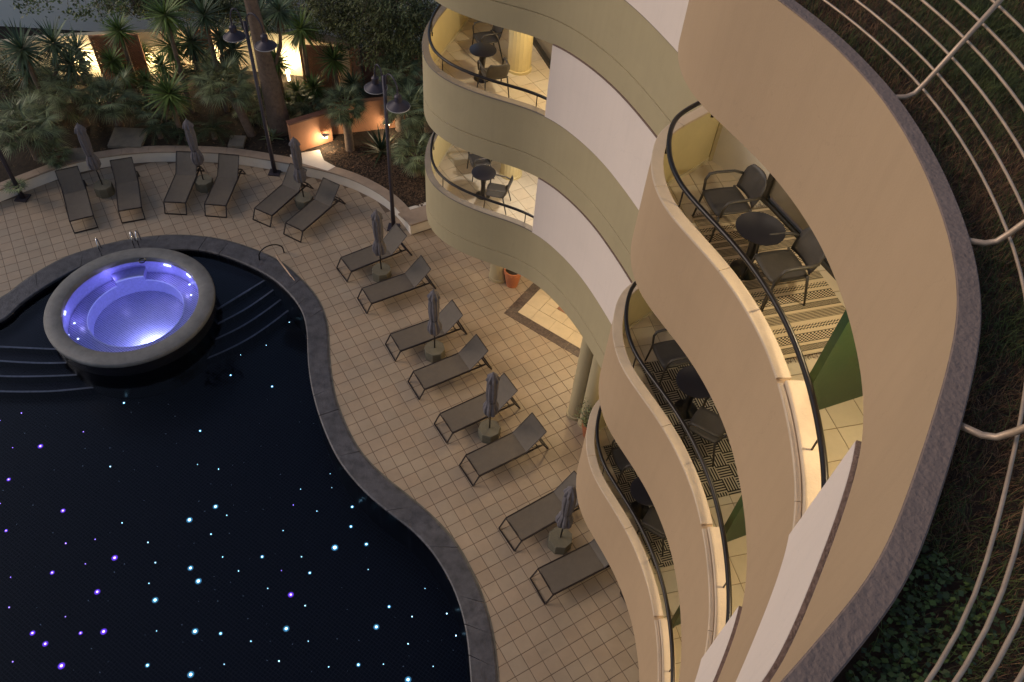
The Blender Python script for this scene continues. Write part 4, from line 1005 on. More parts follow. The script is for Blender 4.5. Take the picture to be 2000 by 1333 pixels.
# rugs
def rug_nodes_strip(t):
    N = t.nodes; L = t.links; tc = N.new('ShaderNodeTexCoord'); sx = N.new('ShaderNodeSeparateXYZ'); L.new(tc.outputs['Object'], sx.inputs[0])
    def mth(op, a, b=None, c=None):
        n = N.new('ShaderNodeMath'); n.operation = op
        for i, v in enumerate((a, b, c)):
            if v is None: continue
            if isinstance(v, (int, float)): n.inputs[i].default_value = v
            else: L.new(v, n.inputs[i])
        return n.outputs[0]
    X, Y = sx.outputs[0], sx.outputs[1]
    per = .62; ym = mth('MODULO', mth('ADD', X, 50*per), per)
    def inr(a, b): return mth('MULTIPLY', mth('GREATER_THAN', ym, a), mth('LESS_THAN', ym, b))
    def stripe(v, p, duty): return mth('LESS_THAN', mth('MODULO', mth('ADD', v, 50.), p), p*duty)
    fine = stripe(X, .022, .55)
    wv = mth('ADD', X, mth('MULTIPLY', mth('PINGPONG', Y, .022), 1.0)); zig = stripe(wv, .036, .45)
    col = stripe(Y, .02, .5); chk = mth('ABSOLUTE', mth('SUBTRACT', stripe(X, .04, .5), stripe(mth('ADD', Y, mth('MULTIPLY', X, .5)), .05, .5)))
    dense = mth('MULTIPLY', stripe(Y, .016, .62), 1.)
    a = mth('MULTIPLY', inr(.03, .15), fine); b = mth('MULTIPLY', inr(.22, .30), zig); c = mth('MULTIPLY', inr(.36, .47), chk); d = mth('MULTIPLY', inr(.53, .60), dense)
    e = inr(.348, .358); f = inr(.472, .482); g = inr(.522, .530); h = inr(.60, .608); i = inr(.155, .163)
    s_ = a
    for k in (b, c, d, e, f, g, h, i): s_ = mth('MAXIMUM', s_, k)
    return s_
def rug_nodes_basket(t):
    N = t.nodes; L = t.links; tc = N.new('ShaderNodeTexCoord'); sx = N.new('ShaderNodeSeparateXYZ'); L.new(tc.outputs['Object'], sx.inputs[0])
    def mth(op, a, b=None):
        n = N.new('ShaderNodeMath'); n.operation = op
        for i, v in enumerate((a, b)):
            if v is None: continue
            if isinstance(v, (int, float)): n.inputs[i].default_value = v
            else: L.new(v, n.inputs[i])
        return n.outputs[0]
    X, Y = mth('ADD', sx.outputs[0], 50.), mth('ADD', sx.outputs[1], 50.)
    B = .21
    par_ = mth('MODULO', mth('ADD', mth('FLOOR', mth('DIVIDE', X, B)), mth('FLOOR', mth('DIVIDE', Y, B))), 2)
    sxs = mth('LESS_THAN', mth('MODULO', X, B/5), B/5*.52); sys_ = mth('LESS_THAN', mth('MODULO', Y, B/5), B/5*.52)
    a = mth('MULTIPLY', sxs, par_); b = mth('MULTIPLY', sys_, mth('SUBTRACT', 1., par_))
    return mth('MAXIMUM', a, b)
Mt['rug_brown'] = wave_mix('striped_rug', (.62, .50, .34), (.012, .010, .008), rug_nodes_strip)
Mt['rug_bw'] = wave_mix('basket_rug', (.42, .38, .31), (.010, .009, .009), rug_nodes_basket)
def rug(cx, cy, lx, ly, ang, z, m, lab, fringe):
    t = thing('rug', lab, 'rug', (cx, cy, z), ang, 'rugs on the right hand balconies')
    q = MB(); q.box((0, 0, .006), (lx, ly, .011)); q.build('rug_mat', m, t)
    if fringe:
        q = MB()
        for s_ in (-1, 1):
            for k in range(90):
                y = -ly/2+ly*(k+.5)/90+random.uniform(-.004, .004); l = random.uniform(.04, .075); a = random.uniform(-.5, .5)
                q.add([(s_*lx/2, y-.004, .008), (s_*lx/2, y+.004, .008), (s_*(lx/2+l), y+l*a+.003, .003), (s_*(lx/2+l), y+l*a-.003, .003)], [(0, 1, 2, 3)], k % 3 == 0)
        tag(q.build('fringe', None, t, mats=[Mt['rug_bw'], Mt['straw']]), kind='stuff')
# rug runs along the balcony: from the far end to the green partition
ra = math.atan2(6.12-8.53, 3.13-2.24)
def rugpos(p0, p1, wdt):
    a = Vector(p0); b = Vector(p1); d = (b-a).normalized(); n_ = Vector((-d.y, d.x)); c = (a+b)/2+n_*wdt/2; return c, (b-a).length, math.atan2(d.y, d.x)
c, l, a = rugpos((2.28, 8.55), (3.13, 6.12), 1.22); rug(c.x, c.y, l, 1.22, a, F[2]-.002, Mt['rug_brown'], 'brown and black striped rug with a fringe on the highest balcony', True)
c, l, a = rugpos((2.12, 8.40), (3.00, 5.96), 1.22); rug(c.x, c.y, l, 1.22, a, F[1]-.002, Mt['rug_bw'], 'black and white basket weave rug on the middle right balcony', False)
c, l, a = rugpos((1.98, 8.75), (2.90, 6.28), 1.22); rug(c.x, c.y, l, 1.22, a, F[0]-.002, Mt['rug_bw'], 'black and white basket weave rug on the lowest right balcony', False)
# balcony lamps
WARM = (1., .81, .50)
for li, e1, e2, e3 in ((0, 95, 75, 190), (1, 110, 100, 170), (2, 150, 215, 90)):
    fz = LEV[li]-1; cz = LEV[li+1]-1.35
    lamp('balcony_lamp', (3.55, 4.2, cz), e1, WARM, .10)
    lamp('balcony_lamp', (3.6, 6.5, cz), e2*.62, WARM, .10)
    lamp('balcony_lamp', (.35, 15.6, cz), e3, (1., .93, .84) if li == 0 else WARM, .08)
for x, y, e in ((1.9, 15.4, 200), (1.2, 13.9, 70), (3.2, 11.0, 55), (3.4, 7.0, 14), (-.5, 19.2, 60)):
    lamp('arcade_lamp', (x, y, 3.1), e, (1., .76, .40), .15)

# ------------------------------------------------------------------ planter wall and garden
PH = .42
pw = thing('planter_wall', 'low curved cream planter wall along the far side of the terrace', 'planter wall')
pfx = resample(pf, .2)
nP = normals(pfx); SP = 1 if (nP[len(nP)//2][1] > 0) else -1
q = MB(); sweep(q, pfx, [(0, PH-.05), (0, -.02), (.22, -.02), (.22, PH-.05)], SP); auto(q.build('wall_body', Mt['planter'], pw))
dq = np.r_[0, np.cumsum(np.hypot(*np.diff(pfx, axis=0).T))]; nseg = 24
for k in range(nseg):
    ss = np.linspace(dq[-1]*k/nseg+.004, dq[-1]*(k+1)/nseg-.004, 6)
    V = []
    for x in ss:
        c = (np.interp(x, dq, pfx[:, 0]), np.interp(x, dq, pfx[:, 1])); n_ = (np.interp(x, dq, nP[:, 0])*SP, np.interp(x, dq, nP[:, 1])*SP)
        for o_, z in ((-.02, PH-.05), (-.02, PH-.006), (-.012, PH), (.30, PH), (.30, PH-.05)): V.append((c[0]+n_[0]*o_, c[1]+n_[1]*o_, z))
    f = [(i*5+j, i*5+(j+1) % 5, (i+1)*5+(j+1) % 5, (i+1)*5+j) for i in range(5) for j in range(5)]+[(0, 1, 2, 3, 4), (29, 28, 27, 26, 25)]
    q = MB(); q.add(V, f if SP < 0 else [tuple(reversed(z)) for z in f]); q.build('cap_stone', Mt['cap'], pw)
e0 = Vector(pf[-1]); e1_ = Vector(pf_end); dd = (e1_-e0).normalized(); nn_ = Vector((-dd.y, dd.x))
q = MB(); Pq = [e0-nn_*.0, e0+dd*1.6, e0+dd*1.6+nn_*.8, e0+nn_*.8+dd*.05]; poly_prism(q, Pq, -.02, PH-.05); q.build('wall_body', Mt['planter'], pw)
q = MB(); poly_prism(q, [e0-nn_*.03+dd*.03, e0+dd*1.62-nn_*.03, e0+dd*1.62+nn_*.62, e0+nn_*.62-dd*.12], PH-.05, PH+.004); q.build('cap_stone', Mt['cap'], pw)
# broad lit cap next to the orange wall
bl = [tuple(G(u, v, PH)[:2]) for u, v in ((566, 303), (624, 293), (633, 314), (655, 326), (640, 334), (585, 318))]
q = MB(); poly_prism(q, bl, .1, PH+.006); q.build('broad_cap_stone', Mt['planter'], pw)
# garden bed
gpoly = [tuple(p) for p in offset(pfx, SP*.2)]+[(-2.6, 19.2), (-1.6, 21), (1.0, 24), (1, 40), (-34, 40), (-34, 12)]
q = MB(); poly_prism(q, gpoly, -.1, .36); tag(q.build('garden_bed', Mt['soil']), 'dark planted soil behind the planter wall', kind='structure')
V = []; Fc = []
random.seed(5)
mp = [tuple(G(u, v, .37)[:2]) for u, v in ((633, 300), (760, 270), (830, 300), (828, 405), (800, 400), (720, 352), (650, 318))]
xs = [p[0] for p in mp]; ys = [p[1] for p in mp]
k = 0
while k < 4500:
    if k < 3400:
        x, y = random.uniform(min(xs), max(xs)), random.uniform(min(ys), max(ys))
        if not inside((x, y), mp): continue
    else:
        x, y = random.uniform(-15, -6), random.uniform(20.2, 24)
        if not inside((x, y), gpoly): continue
    k += 1; a = random.uniform(0, 3.14); l, w_ = random.uniform(.02, .05), random.uniform(.01, .022); z = .36+random.uniform(.005, .03); t1 = random.uniform(-.4, .4); b = len(V)
    ca, sa = math.cos(a), math.sin(a)
    V += [(x+ca*l-sa*w_, y+sa*l+ca*w_, z+t1*l), (x-ca*l-sa*w_, y-sa*l+ca*w_, z-t1*l), (x-ca*l+sa*w_, y-sa*l-ca*w_, z-t1*l-.004), (x+ca*l+sa*w_, y+sa*l-ca*w_, z+t1*l+.004)]; Fc.append((b, b+1, b+2, b+3))
tag(mesh('bark_mulch', V, Fc, Mt['mulch']), 'loose bark mulch chips in the garden bed', 'mulch', kind='stuff')
# stepping slabs
for u, v, sx_, sy_, rz, lab in ((250, 270, 1.05, .95, .12, 'square pale stone slab lying in the soil left of the middle parasol'), (140, 303, 1.05, .55, .35, 'half covered stone slab behind the leftmost parasol'), (463, 277, .5, .55, .1, 'small grey stone block near the tall lamp post')):
    p = G(u, v, .45); q = MB(); q.box((0, 0, 0), (sx_, sy_, .10)); q.box((0, 0, .055), (sx_-.03, sy_-.03, .012)); o = q.build('stone_slab', Mt['stone']); o.location = (p.x, p.y, .44); o.rotation_euler = (.06, .03, rz); tag(o, lab, 'stone slab')
# orange wall with its two lamps
o0, o1, o2 = G(572, 297, .37), G(648, 272, .37), G(790, 250, .37)
ow = thing('orange_wall', 'terracotta orange garden wall lit by two wall lamps', 'garden wall')
def seg(parent, nm, a, b, z0, z1, m, t=.2):
    d = Vector((b[0]-a[0], b[1]-a[1])); q = MB(); q.box(((a[0]+b[0])/2, (a[1]+b[1])/2, (z0+z1)/2), (d.length, t, z1-z0), Matrix.Rotation(math.atan2(d.y, d.x), 3, 'Z')); return q.build(nm, m, parent)
seg(ow, 'wall_section', o0, o1, .1, 1.45, Mt['orange']); seg(ow, 'wall_section', (o1.x-.05, o1.y+.35), (o2.x, o2.y+.2), .1, 1.5, Mt['orange'])
seg(ow, 'wall_cap', (o0.x-.02, o0.y), o1, 1.452, 1.50, Mt['brown'], .24)
for u, v, e, lab in ((636, 268, 32, 'bright lamp on the orange wall beside the broad cap stone'), (757, 243, 16, 'lamp on the orange wall behind the spiky plant')):
    p = G(u, v, .72); t = thing('wall_lamp', lab, 'wall lamp', (p.x, p.y, .72))
    q = MB(); q.add([(-.14, 0, .08), (.14, 0, .08), (0, -.2, .1), (-.14, 0, .14), (.14, 0, .14), (0, -.2, .14)], [(0, 1, 2), (5, 4, 3), (0, 2, 5, 3), (1, 4, 5, 2), (0, 3, 4, 1)]); q.build('hood', Mt['planter'], t)
    q = MB(); q.box((0, -.05, .045), (.16, .08, .05)); q.build('bulb', Mt['warm_lamp'], t)
    lamp('wall_lamp_light', (p.x, p.y-.16, .68), e, (1., .80, .52), .05)
# cream garden wall with terracotta lattice screens
gw = thing('garden_wall', 'cream garden wall glowing behind the yuccas', 'garden wall')
GT = 2.2
gpts = [G(u, v, GT) for u, v in ((-60, 90), (60, 76), (130, 72), (200, 68), (290, 64), (400, 58), (500, 66), (600, 76), (640, 82))]
gb = smooth(cat([(p.x+.1, p.y+.55) for p in gpts], 5), 4)
q = MB(); sweep(q, gb, [(0, GT-.25), (0, .2), (.2, .2), (.2, GT-.25)], -1); auto(q.build('wall_body', Mt['garden_wall'], gw))
def lattice(pl, pr, z1, lab):
    a, b = G(pl[0], pl[1], z1), G(pr[0], pr[1], z1); d = Vector((b.x-a.x, b.y-a.y, 0)); L_ = d.length; d.normalize(); hh = z1-.36; n_ = Vector((-d.y, d.x, 0))
    t = thing('lattice_screen', lab, 'screen', (a.x, a.y, .36), math.atan2(d.y, d.x), 'terracotta lattice screens')
    q = MB()
    for x in (0, L_): q.box((x, 0, hh/2), (.06, .08, hh))
    q.box((L_/2, 0, hh-.03), (L_-.06, .07, .06)); q.build('screen_frame', Mt['lattice'], t)
    q = MB(); st = .105
    for s_ in (-1, 1):
        c = -hh if s_ > 0 else 0
        x = c-.0
        while x < L_+hh:
            # diagonal strip from (x,0) to (x+s*hh, hh), trimmed to the frame
            t0, t1 = 0, 1
            x0, x1 = x, x+s_*hh
            lo = (0.03-x0)/(x1-x0); hi = (L_-.03-x0)/(x1-x0)
            if lo > hi: lo, hi = hi, lo
            t0, t1 = max(0, lo), min(1, hi)
            if t1-t0 > .02:
                A = Vector((x0+(x1-x0)*t0, s_*.011, hh*t0)); B = Vector((x0+(x1-x0)*t1, s_*.011, hh*t1)); e = (B-A).normalized()*.0; w_ = Vector((-s_*.5, 0, .5)).normalized()*.019
                q.add([A-w_+Vector((0, -.01, 0)), A+w_+Vector((0, -.01, 0)), B+w_+Vector((0, -.01, 0)), B-w_+Vector((0, -.01, 0)), A-w_+Vector((0, .01, 0)), A+w_+Vector((0, .01, 0)), B+w_+Vector((0, .01, 0)), B-w_+Vector((0, .01, 0))], [(0, 1, 2, 3), (7, 6, 5, 4), (0, 4, 5, 1), (1, 5, 6, 2), (2, 6, 7, 3), (3, 7, 4, 0)])
            x += st
    o = q.build('lattice_slats', Mt['lattice'], t); tag(o, kind='stuff')
    q = MB(); q.box((L_/2, .07, hh/2), (L_-.1, .03, hh-.08)); q.build('backing_panel', Mt['orange'], t)
lattice((174, 70), (267, 67), 2.3, 'leftmost terracotta lattice screen between two glowing wall gaps')
lattice((363, 60), (405, 58), 2.3, 'narrow lattice screen right of the tall yucca')
lattice((585, 88), (650, 92), 2.1, 'lattice screen right of the tall palm trunk')
for u, v, e in ((165, 112, 260), (293, 100, 420), (418, 92, 260), (562, 108, 260)):
    p = G(u, v, 1.2); j_ = int(np.argmin(abs(gb[:, 0]-p.x))); p = Vector((gb[j_, 0], gb[j_, 1]-.42, 0)); lamp('garden_lamp', (p.x, p.y+.16, 1.05), e*.42, (1., .82, .5), .12)
    q = MB(); q.lathe([(.05, 0), (.05, .3), (.09, .31), (.09, .42), (.03, .46)], 12); o = q.build('garden_light', Mt['warm_lamp']); o.location = (p.x, p.y-.02, .40)
    tag(o, {165: 'garden light glowing left of the leftmost lattice screen', 293: 'brightest garden light, right of the leftmost lattice screen', 418: 'garden light beside the narrow lattice screen', 562: 'garden light glowing right of the palm trunk'}[u], 'garden light', 'garden lights by the cream wall')
# brown gate and pillar
pil0, pil1 = G(700, 178, .37), G(775, 172, .37)
gp = thing('brown_gate_wall', 'plain red brown panel wall with a pale pillar', 'wall')
seg(gp, 'panel', (pil0.x+.25, pil0.y), (pil1.x+1.2, pil1.y+.5), .3, 1.9, Mt['brown'], .1); seg(gp, 'pillar', (pil0.x-.12, pil0.y), (pil0.x+.14, pil0.y), .3, 2.15, Mt['lattice'], .3); seg(gp, 'pale_panel', (pil0.x-1.3, pil0.y+.25), (pil0.x-.2, pil0.y+.05), .3, 1.9, Mt['garden_wall'], .12); seg(gp, 'top_beam', (pil0.x-1.9, pil0.y+.3), (pil0.x+.2, pil0.y), 2.151, 2.25, Mt['cap'], .35)
# far building wall
fw = thing('neighbour_building', 'plain pale grey building wall beyond the garden', 'building')
q = MB(); fR = Matrix.Rotation(math.atan2(2.0, 26), 3, 'Z'); q.box((-11, 28.4, 4.5), (44, .6, 10), fR); q.build('wall', Mt['far_wall'], fw)

# ------------------------------------------------------------------ plants
def blade(mb, o, d, L_, w_, droop, seg_=4, mi=0, fold=.25):
    """sword leaf: tapering strip that bends under its weight"""
    o = Vector(o); d = Vector(d).normalized(); side = d.cross(Vector((0, 0, 1)))
    if side.length < .01: side = Vector((1, 0, 0))
    side.normalize(); V = []; p = o.copy(); cur = d.copy()
    for i in range(seg_+1):
        u = i/seg_; ww = w_*(.55+1.0*u if u < .35 else .9*(1-(u-.35)/.65)+.02)
        V += [p-side*ww, p+side*ww]; cur = (cur+Vector((0, 0, -droop/seg_))).normalized(); p = p+cur*L_/seg_
    mb.add(V, [(2*i, 2*i+1, 2*i+3, 2*i+2) for i in range(seg_)], mi)
def trunk(t, pts, r0, r1, m, nm='trunk', ring_=True):
    pts = [Vector(p) for p in pts]; q = MB(); P = []; R_ = []; n = 22
    for i in range(n+1):
        u = i/n*(len(pts)-1); a = min(int(u), len(pts)-2); f = u-a; P.append(pts[a]*(1-f)+pts[a+1]*f); R_.append((r0+(r1-r0)*i/n)*(1+(.06*(i % 2) if ring_ else 0)+random.uniform(-.02, .02)))
    q.tube(P, R_, 12); return q.build(nm, m, t, True)
def rosette(n, L_, w_, up=.95, low=-.7, droop=.35):
    q = MB(); ga = 2.39996
    for k in range(n):
        u = (k+.5)/n; el = math.asin(up*(1-u)+low*u); a = k*ga+random.uniform(-.2, .2); el += random.uniform(-.1, .1)
        d = (math.cos(a)*math.cos(el), math.sin(a)*math.cos(el), math.sin(el)); l = L_*random.uniform(.8, 1.1)*(1-.15*abs(u-.4))
        blade(q, Vector(d)*.04+Vector((0, 0, -.12*u)), d, l, w_*random.uniform(.8, 1.2), droop*(.4+u), 4, 1 if (u > .88 and random.random() < .6) else 0)
    return q
def yucca(u, v, z, R_, lab, m='yucca', heads=None, lean=(0, 0), n=125):
    p = G(u, v, z); t = thing('yucca', lab, 'yucca', (p.x+lean[0], p.y+lean[1], .34), 0, 'yuccas in the garden')
    hz = z-.34
    trunk(t, [(0, 0, -.05), (-lean[0]*.4, -lean[1]*.4, hz*.5), (-lean[0], -lean[1], hz-.05)], .09, .06, Mt['bark'])
    R_ *= 1.1; q = rosette(n, R_, .024+.014*R_, droop=random.uniform(.2, .45)); o = q.build('crown', None, t, mats=[Mt[m], Mt['dead']]); o.location = (-lean[0], -lean[1], hz); o.rotation_euler = (random.uniform(-.15, .15), random.uniform(-.15, .15), random.uniform(0, 6))
    for (du, dv, dz, rr) in heads or []:
        h = G(u+du, v+dv, z+dz); hx, hy, hz2 = h.x-p.x-lean[0], h.y-p.y-lean[1], z+dz-.34
        trunk(t, [(-lean[0]*.4, -lean[1]*.4, hz*.35), (hx*.8, hy*.8, hz2*.7), (hx, hy, hz2-.04)], .06, .045, Mt['bark'], 'branch')
        rr *= 1.1; q = rosette(int(n*.85), rr, .022+.014*rr, droop=random.uniform(.2, .5)); o = q.build('crown', None, t, mats=[Mt[m], Mt['dead']]); o.location = (hx, hy, hz2)
    return t
random.seed(21)
yucca(42, 95, 3.2, .78, 'tall yucca at the far left against the grey wall', 'yucca_blue', [(62, -12, .1, .78), (95, 28, -.5, .66), (8, 40, -.9, .6)])
yucca(232, 58, 2.9, .62, 'yucca whose crown hides the top of the leftmost lattice screen', 'yucca')
yucca(322, 28, 3.9, .80, 'tall double crowned yucca at the top behind the narrow lattice', 'yucca', [(12, 62, -1.3, .75), (-5, 100, -1.9, .6)])
yucca(398, 28, 3.9, .78, 'yucca at the top edge left of the hanging lamp', 'yucca_blue', [(30, 45, -.9, .66)])
yucca(330, 182, 2.0, .85, 'large drooping yucca in front of the cream wall glow', 'yucca', n=150)
yucca(218, 118, 1.9, .52, 'small bright yucca before the leftmost lattice screen', 'yucca', [(28, 30, -.3, .5), (66, 38, -.5, .42)])
yucca(505, 30, 4.0, .85, 'bluish yucca right of the palm trunk top', 'yucca_blue', [(40, -10, .3, .7)])
yucca(588, 55, 3.2, .82, 'tall yucca with dark crown before the large leafy tree', 'yucca')
yucca(540, 118, 2.4, .68, 'yucca hiding the lit wall right of the palm trunk', 'yucca')
yucca(652, 115, 2.3, .66, 'yucca in front of the right lattice screen', 'yucca')
yucca(612, 170, 1.3, .52, 'low bright green yucca above the orange wall', 'yucca', [(-32, 8, -.1, .5), (-50, 28, -.35, .4)])
# fan palms
def frond_fan(mb, o, d, stalk, rad, nl=17, mi=0):
    o = Vector(o); d = Vector(d).normalized(); tip = o+d*stalk-Vector((0, 0, stalk*.12)); mb.tube([o, (o+tip)/2+Vector((0, 0, .03)), tip], [.014, .010, .008], 4, False, mi)
    sd_ = d.cross(Vector((0, 0, 1)))
    if sd_.length < .05: sd_ = Vector((1, 0, 0))
    sd_.normalize(); dd_ = (d-Vector((0, 0, .35))).normalized()
    for k in range(nl):
        a = (k/(nl-1)-.5)*math.radians(230); v = (dd_*math.cos(a)+sd_*math.sin(a)).normalized()
        blade(mb, tip, v+Vector((0, 0, .10*math.cos(a))), rad*(1-.25*abs(a)/2)*random.uniform(.85, 1.05), .020, .35, 3, mi)
def fan_palm(u, v, z, R_, lab, trunkbase=None, nf=34, spread=.1, m='fan', stems=1):
    p = G(u, v, z); b = Vector((p.x, p.y)) if not trunkbase else Vector(G(trunkbase[0], trunkbase[1], .4)[:2])
    t = thing('fan_palm', lab, 'palm', (b.x, b.y, .34), 0, 'fan palms in the garden')
    trunk(t, [(0, 0, -.05), ((p.x-b.x)*.4, (p.y-b.y)*.4, (z-.34)*.5), (p.x-b.x, p.y-b.y, z-.34)], .15, .12, Mt['bark'])
    q = MB(); ga = 2.39996
    for k in range(nf):
        uu = (k+.5)/nf; el = math.asin(.97*(1-uu)-.45*uu); a = k*ga+random.uniform(-.25, .25)
        d = Vector((math.cos(a)*math.cos(el), math.sin(a)*math.cos(el), math.sin(el))); off = Vector((random.uniform(-1, 1), random.uniform(-1, 1), 0))*spread
        frond_fan(q, off, d, R_*random.uniform(.45, .6), R_*random.uniform(.42, .55), 19, 0 if uu < .93 else 1)
    o = q.build('crown', None, t, mats=[Mt[m], Mt['dead']]); o.location = (p.x-b.x, p.y-b.y, z-.34)
    return t
fan_palm(135, 165, 1.9, 1.25, 'broad bushy fan palm behind the leftmost parasol', None, 46, .35)
fan_palm(215, 195, 1.4, 1.15, 'fan palm touching the broad one on its right, before the small yuccas', None, 40, .3)
fan_palm(45, 245, 1.6, 1.25, 'fan palm at the left edge above the lamp post foot', None, 46, .3)
fan_palm(437, 165, 2.1, 1.15, 'fan palm with a short leaning trunk left of the tall lamp post', (492, 262), 44, .15)
fan_palm(672, 205, 1.7, .92, 'fan palm growing in front of the orange wall', (684, 292), 34, .08)
fan_palm(800, 215, 2.0, 1.05, 'tall fan palm behind the two shaded lamp post', None, 40, .2)
fan_palm(812, 300, 1.2, .90, 'fan palm leaning against the lower left balcony', None, 34, .15)
fan_palm(775, 140, 2.6, .95, 'feathery palm below the leafy tree by the upper left balcony', None, 34, .1)
fan_palm(108, 300, .75, .62, 'low fan palm half over the stone slab behind the planter wall', None, 20, .1)
fan_palm(88, 205, 1.2, 1.1, 'fan palm crown squeezed between the left edge palm and the broad one', None, 40, .3)
fan_palm(300, 215, .95, .85, 'low fan palm under the drooping yucca', None, 32, .3)
fan_palm(385, 135, 1.5, .95, 'fan palm below the narrow lattice screen', None, 36, .25)
fan_palm(505, 205, .9, .9, 'low fan palm behind the tall lamp post and trunk', None, 32, .25)
fan_palm(600, 200, .9, .75, 'low fan palm rising behind the orange wall', None, 30, .25)
fan_palm(835, 190, 1.7, .95, 'fan palm right behind the upper left balcony corner', None, 34, .2)
yucca(150, 95, 2.3, .68, 'yucca between the far left group and the first lattice screen', 'yucca_blue')
yucca(275, 105, 1.3, .5, 'short yucca before the brightest wall glow', 'yucca')
yucca(372, 80, 2.6, .72, 'yucca directly left of the narrow lattice screen', 'yucca_blue')
yucca(455, 95, 2.4, .72, 'yucca under the hanging lamp shades left of the palm trunk', 'yucca_blue', [(-18, 40, -.6, .6)])
yucca(690, 165, 1.2, .55, 'low yucca at the foot of the pale pillar', 'yucca_blue')
# small fronds round the far left lamp foot
p = G(33, 372, .4); t = thing('young_palm', 'small palm fronds hanging over the wall at the left lamp post', 'palm', (p.x, p.y, .4)); q = MB()
for k in range(12): frond_fan(q, (0, 0, .1), (math.cos(k*2.4), math.sin(k*2.4), .5), .22, .26, 9)
q.build('crown', Mt['fan'], t)
# cycads and spiky shrubs
def cycad(u, v, z, R_, lab, n=22, w_=.011, m='cycad'):
    p = G(u, v, z); t = thing('cycad', lab, 'cycad', (p.x, p.y, .34), 0, 'cycads in the garden'); q = MB()
    for k in range(n):
        a = k*2.39996; el = random.uniform(.15, 1.1); d = Vector((math.cos(a)*math.cos(el), math.sin(a)*math.cos(el), math.sin(el))); pts = []; pp = Vector((0, 0, z-.34)); cur = d.copy()
        for i in range(9): pts.append(pp.copy()); cur = (cur+Vector((0, 0, -.16))).normalized(); pp = pp+cur*R_/8
        q.tube(pts, .007, 3, False)
        for i in range(1, 9):
            tt = (pts[i]-pts[i-1]).normalized(); s_ = tt.cross(Vector((0, 0, 1))).normalized()
            for h_ in (0, .5):
                b = pts[i-1]*(1-h_)+pts[i]*h_
                for sg in (-1, 1): blade(q, b, s_*sg+tt*.6+Vector((0, 0, .15)), R_*.26*(1-.5*i/9), w_, .2, 2)
    q.build('fronds', Mt[m], t); trunk(t, [(0, 0, -.05), (0, 0, z-.34)], .09, .08, Mt['bark']); return t
cycad(308, 250, .75, .72, 'dark cycad between the stone slab and the middle parasol')
cycad(415, 252, .75, .75, 'dark cycad right of the middle parasol')
cycad(362, 262, .6, .55, 'small dark cycad directly behind the middle parasol')
def spiky(u, v, n, L_, w_, lab, m, nm='agave'):
    p = G(u, v, .5); t = thing(nm, lab, 'spiky plant', (p.x, p.y, .36)); q = rosette(n, L_, w_, .95, .1, .25); o = q.build('leaves', None, t, mats=[Mt[m], Mt['dead']]); o.location = (0, 0, .12); return t
spiky(745, 292, 46, .95, .05, 'broad leaved spiky plant on the mulch beside the lamp post', 'cycad')
spiky(556, 235, 26, .75, .07, 'broad leaved plant at the foot of the palm trunk', 'cycad')
spiky(532, 265, 18, .5, .05, 'small leafy clump in front of the palm trunk foot', 'fan')
# tall palm
b = G(548, 252, .4); tp = thing('tall_palm', 'tall palm with a thick smooth trunk rising out of view', 'palm', (b.x, b.y, .3)); top = G(483, 0, 5.0); tx, ty = top.x-b.x, top.y-b.y
q = MB(); P = []; R_ = []
for i in range(40):
    u = i/39; P.append((tx*u*1.9*(.75+.25*u)*.75, ty*u*1.9*.72, 9.2*u)); R_.append((.24*(1-u)**2.2+.165-.045*u)*(1+.02*(i % 2)))
q.tube(P, R_, 16); q.build('trunk', Mt['bark'], tp, True)
q = MB(); random.seed(4)
for k in range(40):
    a = k*2.4; el = random.uniform(-.3, 1.2); frond_fan(q, (0, 0, 0), (math.cos(a)*math.cos(el), math.sin(a)*math.cos(el), math.sin(el)), .8, .7, 15)
o = q.build('crown', Mt['fan'], tp); o.location = P[-1]
# leafy trees
def leaf_tree(nm, label, base, top_z, lobes, n, ls, m, r0=.16):
    """lobes: list of (centre, radius); leaves sit in clumps on twigs inside each lobe"""
    t = thing(nm, label, 'tree', (base[0], base[1], .3)); B = Vector((base[0], base[1], .3)); rs = np.random.default_rng(len(label))
    trunk(t, [(0, 0, -.05), (.1, 0, (top_z-.3)*.35), (0, .1, (top_z-.3)*.6)], r0, r0*.6, Mt['bark'], ring_=False)
    V = []; Fc = []; tw = MB(); per = n//len(lobes)
    for (c, r) in lobes:
        c = Vector(c)-B; st = Vector((0, .1, (top_z-.3)*.5)); q = tw
        q.tube([st*.7, (st+c)/2+Vector((0, 0, .1)), c], [r0*.35, r0*.25, r0*.1], 5, False)
        ncl = max(10, per//26)
        for _ in range(ncl):
            d = Vector(rs.normal(size=3)).normalized(); rr = r*(rs.random()**.45); cc = c+Vector((d.x*rr, d.y*rr, d.z*rr*.85))
            if rs.random() < .5: q.tube([c+(cc-c)*.3, cc], [.012, .005], 3, False)
            cr = r*rs.uniform(.12, .24)
            for _ in range(26):
                e = Vector(rs.normal(size=3))*cr*.6; pz = cc+e; a = Vector(rs.normal(size=3)).normalized(); b_ = a.cross(Vector((0, 0, 1)))
                if b_.length < .1: continue
                b_.normalize(); l = ls*rs.uniform(.7, 1.4); w_ = l*.34; k = len(V)
                V.extend([tuple(pz-a*l), tuple(pz+b_*w_), tuple(pz+a*l), tuple(pz-b_*w_)]); Fc.append((k, k+1, k+2, k+3))
    mesh('crown', V, Fc, Mt[m], t); tw.build('limbs', Mt['bark'], t)
    return t
def LB(u, v, z, r): p = G(u, v, z); return ((p.x, p.y, z), r)
bt = G(740, 130, .4)
